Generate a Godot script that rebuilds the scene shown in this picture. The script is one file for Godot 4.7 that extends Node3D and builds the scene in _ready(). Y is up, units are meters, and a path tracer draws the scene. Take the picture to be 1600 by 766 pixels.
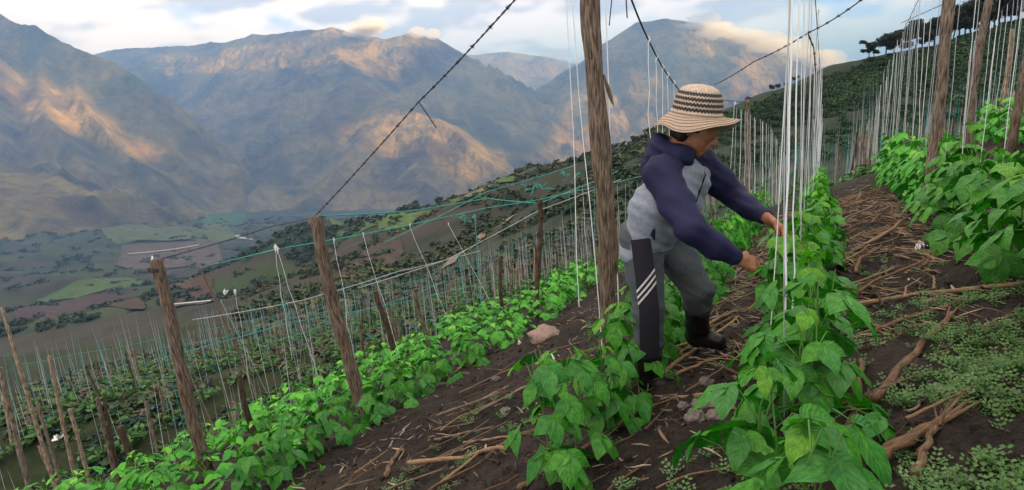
extends Node3D
# A farmer tying beans on a steep Andean slope at dusk. Metres, y up, the eye at the origin.

var noise := FastNoiseLite.new()
var fine := FastNoiseLite.new()
var ridged := FastNoiseLite.new()
var rng := RandomNumberGenerator.new()
var M := {}
var used := {}

const ROW := Vector2(0.4660, -0.8848)      # the way the bean rows run (x, z)
const ACROSS := Vector2(0.8848, 0.4660)    # uphill across the rows
const PLANE := Vector3(-0.913573, 0.287162, 0.269655)
const LINE := Vector3(-11.921758, -2.472125, 14.156930)
const KNOTS := [Vector3(-232.922, -498.498, 0.309386), Vector3(-302.799, -648.047, 0.815259), Vector3(-187.362, -467.029, -0.146668), Vector3(-243.571, -607.138, -0.183595), Vector3(-134.199, -423.95, -0.358086), Vector3(-174.459, -551.135, -0.214665), Vector3(-88.652, -384.869, -0.252151), Vector3(-115.248, -500.33, 0.102792), Vector3(-53.619, -345.61, -0.213823), Vector3(-69.704, -449.294, 0.224332), Vector3(-23.253, -297.828, -0.305422), Vector3(-30.229, -387.177, 0.170958), Vector3(-0.474, -259.497, -0.350666), Vector3(-0.616, -337.346, 0.115939), Vector3(14.499, -230.592, -0.329661), Vector3(18.849, -299.77, 0.154707), Vector3(34.334, -191.349, -0.380452), Vector3(44.634, -248.754, 0.221624), Vector3(43.594, -162.096, -0.383416), Vector3(56.672, -210.725, 0.158738), Vector3(49.452, -142.494, -0.019841), Vector3(64.288, -185.242, 0.125723), Vector3(52.956, -132.831, -0.143488), Vector3(68.842, -172.68, 0.238713), Vector3(59.016, -128.255, 0.224758), Vector3(76.721, -166.731, 0.131546), Vector3(65.798, -123.939, -0.352378), Vector3(85.537, -161.12, -0.176641), Vector3(71.703, -119.214, -0.084284), Vector3(93.214, -154.978, 0.040998), Vector3(77.966, -114.294, -0.120066), Vector3(101.355, -148.583, -0.017472), Vector3(86.85, -104.304, -0.070033), Vector3(112.905, -135.595, 0.145458), Vector3(97.634, -99.327, -0.167292), Vector3(126.924, -129.126, 0.098229), Vector3(-16.628, -20.287, -0.416852), Vector3(-19.413, -18.224, -0.062800), Vector3(-13.023, -22.275, 0.411523), Vector3(-9.178, -26.293, -0.141426), Vector3(-3.84, -32.299, 0.059003), Vector3(2.041, -40.294, 0.038032), Vector3(7.471, -53.224, 0.110870), Vector3(15.732, -68.667, 0.016433), Vector3(-67.366, -65.513, -0.222608), Vector3(-46.501, -58.244, -0.156962), Vector3(-38.741, -67.802, 0.225799), Vector3(-30.91, -77.891, 0.015700), Vector3(-25.651, -115.71, 0.027679), Vector3(-7.734, -146.347, 0.098633), Vector3(14.915, -163.293, 0.340971), Vector3(-129.956, -317.663, 0.340096), Vector3(-70.727, -272.832, 0.082363), Vector3(-25.388, -246.005, 0.335462), Vector3(18.083, -31.626, -0.022682), Vector3(15.321, -47.002, -0.028774), Vector3(21.372, -49.357, -0.099282), Vector3(32.116, -59.63, 0.081684), Vector3(33.433, -88.257, -0.130057), Vector3(49.14, -106.439, 0.063939), Vector3(61.643, -96.691, 0.390461), Vector3(68.141, -92.316, -0.083688), Vector3(51.525, -60.835, 0.034338), Vector3(38.279, -55.044, 0.034438), Vector3(-255.247, -286.107, -0.050283), Vector3(-319.201, -284.312, -0.013540), Vector3(-508.017, -579.618, -0.041665), Vector3(-759.052, -878.31, 0.018528), Vector3(-506.811, -777.612, -0.003367), Vector3(-287.311, -430.745, 0.024464), Vector3(-348.543, -676.916, -0.502750), Vector3(-809.572, -1079.496, -0.045558), Vector3(-631.317, -1172.971, 0.078328), Vector3(-941.846, -1483.192, -0.045035), Vector3(-845.395, -1779.029, 0.015122), Vector3(-1390.192, -1888.964, -0.007443), Vector3(-1246.519, -2284.276, 0.015367), Vector3(-1853.602, -2397.399, -0.029458), Vector3(-874.027, -2079.713, -0.055152), Vector3(-1260.949, -1184.623, 0.019790), Vector3(-2301.746, -2201.667, -0.010972), Vector3(-685.691, -2171.76, 0.079342), Vector3(-412.652, -1972.911, -0.009099), Vector3(7.879, -1773.07, -0.007241), Vector3(-2.418, -12.576, 0.795020), Vector3(1.121, -10.712, -1.157651), Vector3(4.66, -8.848, 0.692970), Vector3(8.199, -6.984, 0.091884), Vector3(1.262, -17.419, -0.091523), Vector3(5.686, -15.089, 0.053196), Vector3(10.11, -12.759, -0.291812), Vector3(12.906, -18.068, 0.198950), Vector3(7.173, -0.743, -0.249091), Vector3(11.738, -5.12, -0.089017), Vector3(-7.963, -4.194, 0.024863), Vector3(150, 30, -0.092372), Vector3(-150, 30, 0.333853)]
const SUN := Vector3(0.786297, 0.374607, 0.491333)
const SKY_SEED := 3
const DECK := [2354.222, 10469.173, -2727.484, 5697.108, 3200]
const GAPS := [[4214.468, 1085.067, 425.133, 80, -2.756], [4902.565, 1467.835, 868.65, 89.596, -2.598], [5565.401, 1827.24, 320.818, 80, -2.433], [4548.998, 1405.414, 658.484, 80, -2.655], [4368.696, -964.975, 1414.028, 248.039, -2.73], [5304.576, -618.961, 615.306, 228.988, -2.457], [3254.222, -1527.484, 628.98, 89.951, -2.592], [6570.951, 1086.866, 671.569, 300.246, -2.52], [7105.782, 1449.074, 635.146, 251.49, 0.901], [5716.847, 998.579, 422.36, 80, 0.973], [5927.229, 938.998, 134.728, 80, 1.104], [7815.26, 343.128, 1004.854, 316.024, 1.094], [7877.691, 708.358, 559.433, 234.357, 1.184], [8573.645, -138.019, 681.515, 341.866, 1.587], [7628.695, 1072.807, 376.435, 138.931, 1.687], [4756.571, -1312.696, 450, 720, 2.129], [8192.543, -1061.235, 600, 960, 2.129], [8869.173, -774.702, 450, 720, 2.129]]
const RIDGES := [["mountain_left", [[Vector3(-2891, 756, -3270), Vector3(-2429, 592, -3230), Vector3(-2208, 499, -3156), Vector3(-2025, 399, -3080), Vector3(-1801, 310, -3007), Vector3(-1594, 105, -2855), Vector3(-1463, -95, -2703), Vector3(-1334, -273, -2506), Vector3(-1226, -367, -2329)], [Vector3(-2429, 592, -3230), Vector3(-2179, 284, -2744), Vector3(-1898, 13, -2369), Vector3(-1541, -203, -2009)], [Vector3(-2025, 399, -3080), Vector3(-1812, 149, -2763), Vector3(-1537, -74, -2503), Vector3(-1255, -241, -2257)], [Vector3(-2208, 499, -3156), Vector3(-1967, 187, -2720), Vector3(-1636, -55, -2353), Vector3(-1366, -245, -2050)]], 1.05, 170, 900],
	["foothill_left", [[Vector3(-1669, 47, -1760), Vector3(-1472, -59, -1683), Vector3(-1332, -138, -1613), Vector3(-1205, -191, -1548), Vector3(-1107, -230, -1488)]], 0.5, 80, 900],
	["mountain_middle", [[Vector3(-3654, 627, -5605), Vector3(-3279, 661, -5510), Vector3(-2813, 639, -5402), Vector3(-2336, 619, -5294), Vector3(-1885, 626, -5090), Vector3(-1597, 628, -4988), Vector3(-1223, 608, -4880), Vector3(-1033, 560, -4868), Vector3(-843, 508, -4856), Vector3(-646, 540, -4863), Vector3(-462, 474, -4899), Vector3(-279, 354, -4921), Vector3(-92, 238, -4996), Vector3(106, 152, -5078), Vector3(403, -114, -5117)], [Vector3(-1223, 608, -4880), Vector3(-1087, 380, -4413), Vector3(-876, 180, -3953), Vector3(-598, 6, -3602), Vector3(-352, -92, -3270), Vector3(-150, -208, -3036), Vector3(18, -329, -2801), Vector3(101, -440, -2671)], [Vector3(-598, 6, -3602), Vector3(-730, -182, -3094), Vector3(-831, -341, -2695), Vector3(-900, -414, -2369)], [Vector3(-876, 180, -3953), Vector3(-1072, -42, -3436), Vector3(-1166, -238, -3029), Vector3(-1106, -372, -2585)], [Vector3(-352, -92, -3270), Vector3(-372, -253, -2871), Vector3(-383, -423, -2470)], [Vector3(-462, 474, -4899), Vector3(-269, 148, -4460), Vector3(-76, -40, -4157), Vector3(75, -227, -3906), Vector3(93, -399, -3607)], [Vector3(-2336, 619, -5294), Vector3(-2293, 288, -4802), Vector3(-2080, -30, -4108), Vector3(-1907, -271, -3535), Vector3(-1677, -368, -2998)], [Vector3(-1885, 626, -5090), Vector3(-1748, 332, -4607), Vector3(-1694, 25, -4019), Vector3(-1607, -247, -3438), Vector3(-1446, -384, -2891)]], 0.62, 260, 1500],
	["mountain_right", [[Vector3(408, -10, -5450), Vector3(497, 169, -5391), Vector3(655, 242, -5306), Vector3(918, 386, -5238), Vector3(1169, 503, -5163), Vector3(1378, 528, -5169), Vector3(1581, 477, -5157), Vector3(1832, 392, -5136), Vector3(2084, 303, -5115), Vector3(2432, 135, -5074), Vector3(2832, -46, -5030), Vector3(3515, -146, -5109)], [Vector3(1169, 503, -5163), Vector3(556, 21, -4583), Vector3(274, -213, -4115), Vector3(81, -406, -3606)], [Vector3(2432, 135, -5074), Vector3(2332, -250, -4364)]], 0.62, 200, 1500],
	["mountain_far", [[Vector3(-1182, 586, -8578), Vector3(-639, 655, -8389), Vector3(-307, 581, -8371), Vector3(116, 598, -8375), Vector3(615, 494, -8350), Vector3(1026, 364, -8319), Vector3(1859, 218, -8284)]], 0.5, 90, 1500]]
const J := {"head": Vector3(0.898, -0.206, -2.862), "neck": Vector3(0.815, -0.305, -2.889), "chest": Vector3(0.798, -0.424, -2.902), "belly": Vector3(0.726, -0.606, -2.899), "shoulder_r": Vector3(0.706, -0.39, -2.756), "shoulder_l": Vector3(0.968, -0.381, -3.046), "pelvis": Vector3(0.673, -0.692, -2.919), "hip_r": Vector3(0.619, -0.691, -2.847), "hip_l": Vector3(0.761, -0.722, -2.994), "knee_r": Vector3(0.645, -1.053, -2.811), "ankle_r": Vector3(0.647, -1.446, -2.86), "toe_r": Vector3(0.736, -1.484, -2.8), "knee_l": Vector3(0.926, -1.013, -2.944), "ankle_l": Vector3(0.982, -1.366, -3.137), "toe_l": Vector3(1.081, -1.367, -3.065), "elbow_r": Vector3(0.769, -0.604, -2.529), "wrist_r": Vector3(0.978, -0.758, -2.553), "hand_r": Vector3(1.103, -0.816, -2.58), "elbow_l": Vector3(1.159, -0.576, -3.071), "wrist_l": Vector3(1.202, -0.638, -2.788), "hand_l": Vector3(1.262, -0.706, -2.71), "base": Vector3(0.82, -1.468, -2.93)}
const ROWS := [{"say": "the string row the farmer ties", "v": -0.06, "u0": 1.18, "u1": 13.5, "step": 0.27, "h": 0.5, "r": 0.17, "sets": 16.0, "leaf": 0.13, "near": 6.2, "spread": 0.05, "bend": 0.0, "group": "bean plants in the farmer row"},
	{"say": "the row beside the thick post", "v": -0.84, "u0": 1.75, "u1": 12.5, "step": 0.27, "h": 0.46, "r": 0.15, "sets": 14.0, "leaf": 0.125, "near": 5.6, "spread": 0.04, "bend": -0.03, "group": "bean plants by the thick post"},
	{"say": "the row below the bare soil", "v": -3.2, "u0": 1.2, "u1": 11.5, "step": 0.28, "h": 0.36, "r": 0.25, "sets": 14.0, "leaf": 0.135, "near": 6.6, "spread": 0.2, "bend": -0.05, "group": "bean plants below the bare soil"},
	{"say": "the lower row among the leaning posts", "v": -4.5, "u0": 0.2, "u1": 12.0, "step": 0.3, "h": 0.36, "r": 0.28, "sets": 13.0, "leaf": 0.12, "near": 5.7, "spread": 0.3, "bend": -0.04, "group": "bean plants among the leaning posts"},
	{"say": "the last row before the drop", "v": -5.6, "u0": -2.5, "u1": 10.0, "step": 0.33, "h": 0.34, "r": 0.3, "sets": 10.0, "leaf": 0.12, "near": 0.0, "spread": 0.25, "bend": -0.04, "group": "bean plants at the drop"},
	{"say": "the outermost row at the lower left", "v": -6.6, "u0": -3.0, "u1": 8.0, "step": 0.36, "h": 0.36, "r": 0.32, "sets": 10.0, "leaf": 0.12, "near": 0.0, "spread": 0.3, "bend": -0.04, "group": "bean plants at the lower left"},
	{"say": "the row uphill on the right", "v": 0.86, "u0": 1.7, "u1": 14.0, "step": 0.26, "h": 0.52, "r": 0.26, "sets": 16.0, "leaf": 0.14, "near": 6.0, "spread": 0.07, "bend": 0.03, "group": "bean plants uphill on the right"},
	{"say": "the upper row at the right edge", "v": 2.15, "u0": 2.6, "u1": 15.0, "step": 0.28, "h": 0.5, "r": 0.3, "sets": 14.0, "leaf": 0.125, "near": 5.5, "spread": 0.12, "bend": 0.06, "group": "bean plants at the right edge"}]
const POSTS := [{"a": Vector3(0.615, -1.795, -3.923), "b": Vector3(0.606, 0.752, -3.925), "r": 0.068, "taper": 0.82, "wood": "wood", "wire": true, "say": "thick weathered trellis post standing close behind the farmer", "group": "", "stub": 1.75},
	{"a": Vector3(-1.428, -2.63, -4.844), "b": Vector3(-1.552, -0.799, -4.805), "r": 0.058, "taper": 0.85, "wood": "wood", "wire": true, "say": "sturdy grey-brown post holding the barbed wire, left of the bare soil", "group": ""},
	{"a": Vector3(-2.705, -2.936, -4.62), "b": Vector3(-2.777, -1.009, -4.575), "r": 0.052, "taper": 0.85, "wood": "wood", "wire": true, "say": "tall leaning post at lower left with a white tie on its top", "group": ""},
	{"a": Vector3(-9.262, -10.265, -19.781), "b": Vector3(-10.194, -4.597, -19.295), "r": 0.042, "taper": 0.85, "wood": "wood", "wire": true, "say": "slanting post just right of the tall leaning post", "group": ""},
	{"a": Vector3(-10.411, -10.525, -18.624), "b": Vector3(-10.899, -6.868, -18.336), "r": 0.03, "taper": 0.85, "wood": "wood_grey", "wire": false, "say": "thin brace leaning behind the tall leaning post", "group": ""},
	{"a": Vector3(-2.69, -3.163, -5.477), "b": Vector3(-2.731, -2.385, -5.455), "r": 0.032, "taper": 0.85, "wood": "wood_dark", "wire": false, "say": "short dark stake between the two leaning posts", "group": ""},
	{"a": Vector3(0.268, -2.935, -7.779), "b": Vector3(0.401, -1.307, -7.775), "r": 0.036, "taper": 0.85, "wood": "wood_dark", "wire": true, "say": "slim straight post at the far end of the lower row", "group": ""},
	{"a": Vector3(-1.851, -3.714, -8.413), "b": Vector3(-1.996, -2.548, -8.375), "r": 0.045, "taper": 0.85, "wood": "wood_dark", "wire": false, "say": "stout weathered stake beyond the lower bean row", "group": ""},
	{"a": Vector3(-1.43, -3.729, -8.918), "b": Vector3(-1.535, -2.725, -8.9), "r": 0.035, "taper": 0.85, "wood": "wood", "wire": false, "say": "stake with a pale broken top beyond the lower row", "group": ""},
	{"a": Vector3(-0.24, -3.666, -9.952), "b": Vector3(-0.243, -2.601, -9.955), "r": 0.035, "taper": 0.85, "wood": "wood_dark", "wire": false, "say": "dark stake left of the slim straight post", "group": ""},
	{"a": Vector3(4.945, -2.822, -12.342), "b": Vector3(4.903, -0.389, -12.361), "r": 0.046, "taper": 0.85, "wood": "wood_grey", "wire": true, "say": "upright post with a lumpy cap right of the farmer", "group": "", "knob": 1.0},
	{"a": Vector3(3.489, -1.268, -5.028), "b": Vector3(3.564, 0.612, -4.971), "r": 0.043, "taper": 0.95, "wood": "wood_grey", "wire": true, "say": "slanting post on the right in front of the uphill row", "group": ""},
	{"a": Vector3(6.095, -1.325, -8.016), "b": Vector3(6.171, 0.946, -7.961), "r": 0.05, "taper": 0.85, "wood": "wood_grey", "wire": false, "say": "second slanting post at the right, behind the first", "group": ""},
	{"a": Vector3(5.855, -1.121, -7.005), "b": Vector3(5.896, 0.332, -6.97), "r": 0.05, "taper": 0.85, "wood": "wood", "wire": false, "say": "crooked brown post cut by the right edge", "group": ""},
	{"a": Vector3(10.689, -1.541, -13.157), "b": Vector3(10.715, 0.591, -13.135), "r": 0.05, "taper": 0.85, "wood": "wood_pale", "wire": false, "say": "pale distant post near the right edge", "group": ""},
	{"a": Vector3(-7.888, -7.403, -8.443), "b": Vector3(-7.78, -3.345, -8.547), "r": 0.04, "taper": 0.85, "wood": "wood_grey", "wire": false, "say": "mossy thin stick at the far left edge", "group": ""},
	{"a": Vector3(-8.331, -8.424, -9.884), "b": Vector3(-8.2, -3.745, -9.994), "r": 0.035, "taper": 0.85, "wood": "wood_pale", "wire": false, "say": "thin pale stick at lower left, second from the edge", "group": ""},
	{"a": Vector3(-8.001, -8.18, -9.865), "b": Vector3(-8.009, -4.718, -9.852), "r": 0.035, "taper": 0.85, "wood": "wood_pale", "wire": false, "say": "short slanting stick crossing at lower left", "group": ""},
	{"a": Vector3(-8.927, -9.058, -10.338), "b": Vector3(-8.908, -4.747, -10.355), "r": 0.03, "taper": 0.85, "wood": "wood_grey", "wire": false, "say": "bare stick just right of the left edge", "group": ""},
	{"a": Vector3(-7.185, -7.38, -9.408), "b": Vector3(-7.138, -4.355, -9.441), "r": 0.04, "taper": 0.85, "wood": "wood", "wire": false, "say": "brown stake at lower left in a small bundle", "group": ""},
	{"a": Vector3(-7.144, -7.392, -9.49), "b": Vector3(-7.104, -4.373, -9.517), "r": 0.03, "taper": 0.85, "wood": "wood_dark", "wire": false, "say": "thinner stake of the small bundle at lower left", "group": ""},
	{"a": Vector3(-6.321, -6.49, -8.817), "b": Vector3(-6.4, -4.557, -8.758), "r": 0.06, "taper": 0.85, "wood": "wood_dark", "wire": false, "say": "dark stump at lower left beside the stake bundle", "group": ""},
	{"a": Vector3(-6.722, -7.313, -9.937), "b": Vector3(-6.684, -4.729, -9.959), "r": 0.03, "taper": 0.85, "wood": "wood_grey", "wire": false, "say": "thin stake left of the tall leaning post", "group": ""},
	{"a": Vector3(-10.584, -10.653, -12.099), "b": Vector3(-10.599, -3.39, -12.094), "r": 0.04, "taper": 0.85, "wood": "wood_pale", "wire": false, "say": "pale forked stick high at the left edge", "group": ""}]
const WIRES := [{"pts": [Vector3(-1.552, -0.799, -4.805),
	Vector3(-0.427, 0.019, -3.297),
	Vector3(0.084, 0.346, -2.347),
	Vector3(0.131, 0.367, -2.147)], "say": "barbed wire rising from the sturdy left post to the top edge", "barbs": true, "r": 0.003, "mat": "string_teal", "sag": 0.02, "group": ""},
	{"pts": [Vector3(-0.428, 0.013, -3.295),
	Vector3(-0.359, -0.129, -3.364)], "say": "loose wire end dangling from the kink of the barbed wire", "barbs": false, "r": 0.003, "mat": "wire", "sag": 0.0, "group": ""},
	{"pts": [Vector3(2.634, -0.041, -7.706),
	Vector3(2.197, 0.146, -5.385),
	Vector3(2.062, 0.269, -4.18),
	Vector3(1.942, 0.363, -3.38),
	Vector3(1.894, 0.402, -3.081)], "say": "barbed wire slanting across the sky above the farmer", "barbs": true, "r": 0.003, "mat": "string_teal", "sag": 0.05, "group": ""},
	{"pts": [Vector3(0.656, 0.423, -3.086),
	Vector3(0.9, 0.271, -3.769),
	Vector3(1.261, 0.101, -4.757),
	Vector3(1.804, -0.102, -6.148),
	Vector3(3.844, -0.354, -9.688)], "say": "wire running from the thick post down to the capped post", "barbs": false, "r": 0.005, "mat": "wire", "sag": 0.03, "group": ""},
	{"pts": [Vector3(0.77, 0.42, -4.32),
	Vector3(0.796, 0.653, -4.273)], "say": "short wire tied to the top of the thick post", "barbs": false, "r": 0.004, "mat": "wire", "sag": 0.0, "group": ""},
	{"pts": [Vector3(0.744, 0.497, -3.618),
	Vector3(0.742, 0.382, -3.591)], "say": "short wire end hanging near the top edge", "barbs": false, "r": 0.004, "mat": "wire", "sag": 0.0, "group": ""},
	{"pts": [Vector3(2.049, 0.27, -4.181),
	Vector3(2.239, 0.177, -4.467),
	Vector3(2.395, 0, -4.733)], "say": "loose barbed end hanging in the bundle of strings", "barbs": true, "r": 0.003, "mat": "string_teal", "sag": 0.0, "group": ""},
	{"pts": [Vector3(-2.777, -1.009, -4.575),
	Vector3(-2.083, -0.939, -5.329),
	Vector3(-1.552, -0.799, -4.805)], "say": "grey line between the two left posts", "barbs": false, "r": 0.004, "mat": "wire", "sag": 0.02, "group": ""},
	{"pts": [Vector3(-10.194, -4.597, -19.295),
	Vector3(-2.294, -1.254, -5.767),
	Vector3(-1.456, -1.369, -6.871),
	Vector3(-0.335, -1.555, -8.883),
	Vector3(0.401, -1.307, -7.775),
	Vector3(3.677, -1.724, -12.958)], "say": "upper teal line running past the slim post", "barbs": false, "r": 0.006, "mat": "string_teal", "sag": 0.02, "group": ""},
	{"pts": [Vector3(-1.552, -0.799, -4.805),
	Vector3(-1.079, -1.11, -6.522),
	Vector3(-0.288, -1.26, -7.926),
	Vector3(0.401, -1.357, -7.775),
	Vector3(2.192, -1.573, -11.966)], "say": "teal line from the sturdy left post to the right", "barbs": false, "r": 0.006, "mat": "string_teal", "sag": 0.02, "group": ""},
	{"pts": [Vector3(-1.93, -2.132, -7.201),
	Vector3(-0.961, -2.246, -8.716),
	Vector3(0.445, -1.769, -9.449),
	Vector3(2.243, -1.725, -11.929)], "say": "lower pale line behind the lower row", "barbs": false, "r": 0.006, "mat": "string_grey", "sag": 0.02, "group": ""},
	{"pts": [Vector3(-3.74, -2.2, -6.67),
	Vector3(-2.686, -2.26, -7.272),
	Vector3(-1.654, -2.266, -8.3),
	Vector3(-0.532, -2.403, -9.707)], "say": "pale line low over the leaning posts", "barbs": false, "r": 0.006, "mat": "string_grey", "sag": 0.03, "group": ""},
	{"pts": [Vector3(-4.734, -2.972, -7.512),
	Vector3(-3.245, -2.851, -8.158),
	Vector3(-1.681, -2.986, -9.155),
	Vector3(-0.047, -3.397, -11.524)], "say": "teal line lowest over the lower row", "barbs": false, "r": 0.006, "mat": "string_teal", "sag": 0.03, "group": ""},
	{"pts": [Vector3(-1.887, -1.944, -8.789),
	Vector3(-0.323, -1.355, -9.138),
	Vector3(1.107, -1.11, -9.608)], "say": "teal line climbing to the right behind the slim post", "barbs": false, "r": 0.006, "mat": "string_teal", "sag": 0.02, "group": ""},
	{"pts": [Vector3(-2.971, -1.508, -5.037),
	Vector3(-2.814, -1.602, -5.374)], "say": "white strap between the two leaning posts", "barbs": false, "r": 0.007, "mat": "string_white", "sag": 0.0, "group": ""},
	{"pts": [Vector3(-3.154, -1.006, -4.901),
	Vector3(-2.88, -1.097, -5.496)], "say": "pale twig-like wire end above the leaning posts", "barbs": false, "r": 0.006, "mat": "string_grey", "sag": 0.01, "group": ""},
	{"pts": [Vector3(8, 0.84, -12.549),
	Vector3(6.133, 0.835, -8.433),
	Vector3(4.99, 0.751, -6.355)], "say": "second wire over the right-hand rows", "barbs": false, "r": 0.006, "mat": "wire", "sag": 0.0, "group": ""}]
const STRINGS := [{"say": "the farmer row", "v": -0.13, "u0": 1.95, "u1": 22.0, "lead": 1.5, "step": 0.5, "h": 2.25, "r": 0.002, "bend": 0.0, "mats": ["string_white",
	"string_white",
	"string_grey"], "group": "strings over the farmer row"},
	{"say": "the thick post row", "v": -1.05, "u0": 8.2, "u1": 22.0, "lead": 0.2, "step": 0.42, "h": 1.9, "r": 0.002, "bend": -0.01, "mats": ["string_white",
	"string_grey"], "group": "strings over the thick post row"},
	{"say": "the uphill row", "v": 0.86, "u0": 4.2, "u1": 22.0, "lead": 2.0, "step": 0.42, "h": 2.35, "r": 0.002, "bend": 0.03, "mats": ["string_white",
	"string_grey"], "group": "strings over the uphill row"},
	{"say": "the right edge row", "v": 2.15, "u0": 5.0, "u1": 18.0, "lead": 2.0, "step": 0.5, "h": 2.2, "r": 0.002, "bend": 0.06, "mats": ["string_white",
	"string_grey"], "group": "strings over the right edge row"},
	{"say": "the lower bean row", "v": -3.3, "u0": 8.5, "u1": 20.0, "lead": 0.2, "step": 0.55, "h": 1.7, "r": 0.002, "bend": -0.05, "mats": ["string_grey",
	"string_white",
	"string_teal"], "group": "strings over the lower bean row"}]
const LOOSE := [{"a": Vector3(0.993, -1.248, -2.116), "b": Vector3(1.146, 0.325, -2.46), "r": 0.004, "mat": "string_white", "say": "nearest white string reaching down to the front bean leaves", "group": ""},
	{"a": Vector3(1.099, -1.229, -2.275), "b": Vector3(1.24, 0.345, -2.617), "r": 0.003, "mat": "string_white", "say": "second nearest white string, just right of the first", "group": ""},
	{"a": Vector3(0.409, -1.37, -3.784), "b": Vector3(0.478, 0.666, -4.215), "r": 0.003, "mat": "string_white", "say": "white string left of the thick post", "group": ""},
	{"a": Vector3(0.524, -1.666, -3.61), "b": Vector3(0.499, 0.647, -4.109), "r": 0.003, "mat": "string_white", "say": "slanting white string left of the thick post, closest to it", "group": ""},
	{"a": Vector3(0.668, -1.573, -3.786), "b": Vector3(0.74, 0.655, -4.263), "r": 0.004, "mat": "string_white", "say": "white string running down the right side of the thick post", "group": ""},
	{"a": Vector3(0.128, -1.334, -2.352), "b": Vector3(0.129, -1.077, -2.374), "r": 0.002, "mat": "string_white", "say": "thin pale string in front of the bare soil", "group": ""},
	{"a": Vector3(-2.216, -2.29, -5.516), "b": Vector3(-2.26, -1.235, -5.68), "r": 0.002, "mat": "string_white", "say": "left string of the forked pair tied at a white tag", "group": ""},
	{"a": Vector3(-1.977, -2.49, -5.468), "b": Vector3(-2.242, -1.249, -5.677), "r": 0.002, "mat": "string_white", "say": "right string of the forked pair tied at a white tag", "group": ""},
	{"a": Vector3(-1.511, -2.448, -5.169), "b": Vector3(-1.611, -1.128, -5.402), "r": 0.002, "mat": "string_white", "say": "white string right of the sturdy left post", "group": ""},
	{"a": Vector3(-1.229, -2.49, -5.776), "b": Vector3(-1.485, -1.216, -5.989), "r": 0.002, "mat": "string_white", "say": "long white string between the left post and the soil", "group": ""},
	{"a": Vector3(-0.825, -2.494, -6.804), "b": Vector3(-1.173, -1.352, -6.969), "r": 0.002, "mat": "string_white", "say": "white string over the middle of the lower row", "group": ""},
	{"a": Vector3(-0.316, -2.653, -7.589), "b": Vector3(-0.805, -1.524, -7.739), "r": 0.002, "mat": "string_white", "say": "pale string over the right part of the lower row", "group": ""},
	{"a": Vector3(-3.137, -2.965, -6.485), "b": Vector3(-3.167, -1.889, -6.637), "r": 0.002, "mat": "string_white", "say": "string below the white plastic scraps", "group": ""},
	{"a": Vector3(-3.797, -3.451, -6.161), "b": Vector3(-3.918, -2.355, -6.322), "r": 0.002, "mat": "string_teal", "say": "teal string left of the leaning posts", "group": ""},
	{"a": Vector3(-3.138, -3.348, -6.906), "b": Vector3(-3.58, -2.123, -7.087), "r": 0.002, "mat": "string_grey", "say": "grey string behind the slanting post", "group": ""},
	{"a": Vector3(0.832, -0.714, -3.531), "b": Vector3(0.887, 0.267, -3.713), "r": 0.002, "mat": "string_white", "say": "white string hanging from the wire left of the hat", "group": ""},
	{"a": Vector3(1.008, -0.818, -4.02), "b": Vector3(1.052, 0.188, -4.201), "r": 0.002, "mat": "string_white", "say": "second string on the wire above the hat", "group": ""},
	{"a": Vector3(1.153, -0.902, -4.412), "b": Vector3(1.195, 0.131, -4.592), "r": 0.002, "mat": "string_white", "say": "third string on the wire above the hat", "group": ""},
	{"a": Vector3(1.27, -0.965, -4.705), "b": Vector3(1.31, 0.079, -4.883), "r": 0.002, "mat": "string_white", "say": "fourth string on the wire above the hat", "group": ""},
	{"a": Vector3(1.431, -1.049, -5.096), "b": Vector3(1.467, 0.019, -5.274), "r": 0.002, "mat": "string_white", "say": "fifth string on the wire, closest above the hat", "group": ""},
	{"a": Vector3(-0.773, -2.861, -8.568), "b": Vector3(-0.794, -2.178, -8.594), "r": 0.006, "mat": "string_teal", "say": "bright teal string among the stakes", "group": ""},
	{"a": Vector3(-0.531, -3.156, -8.496), "b": Vector3(-0.508, -1.654, -8.72), "r": 0.005, "mat": "string_teal", "say": "teal cord with a frayed top among the stakes", "group": ""}]
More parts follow.
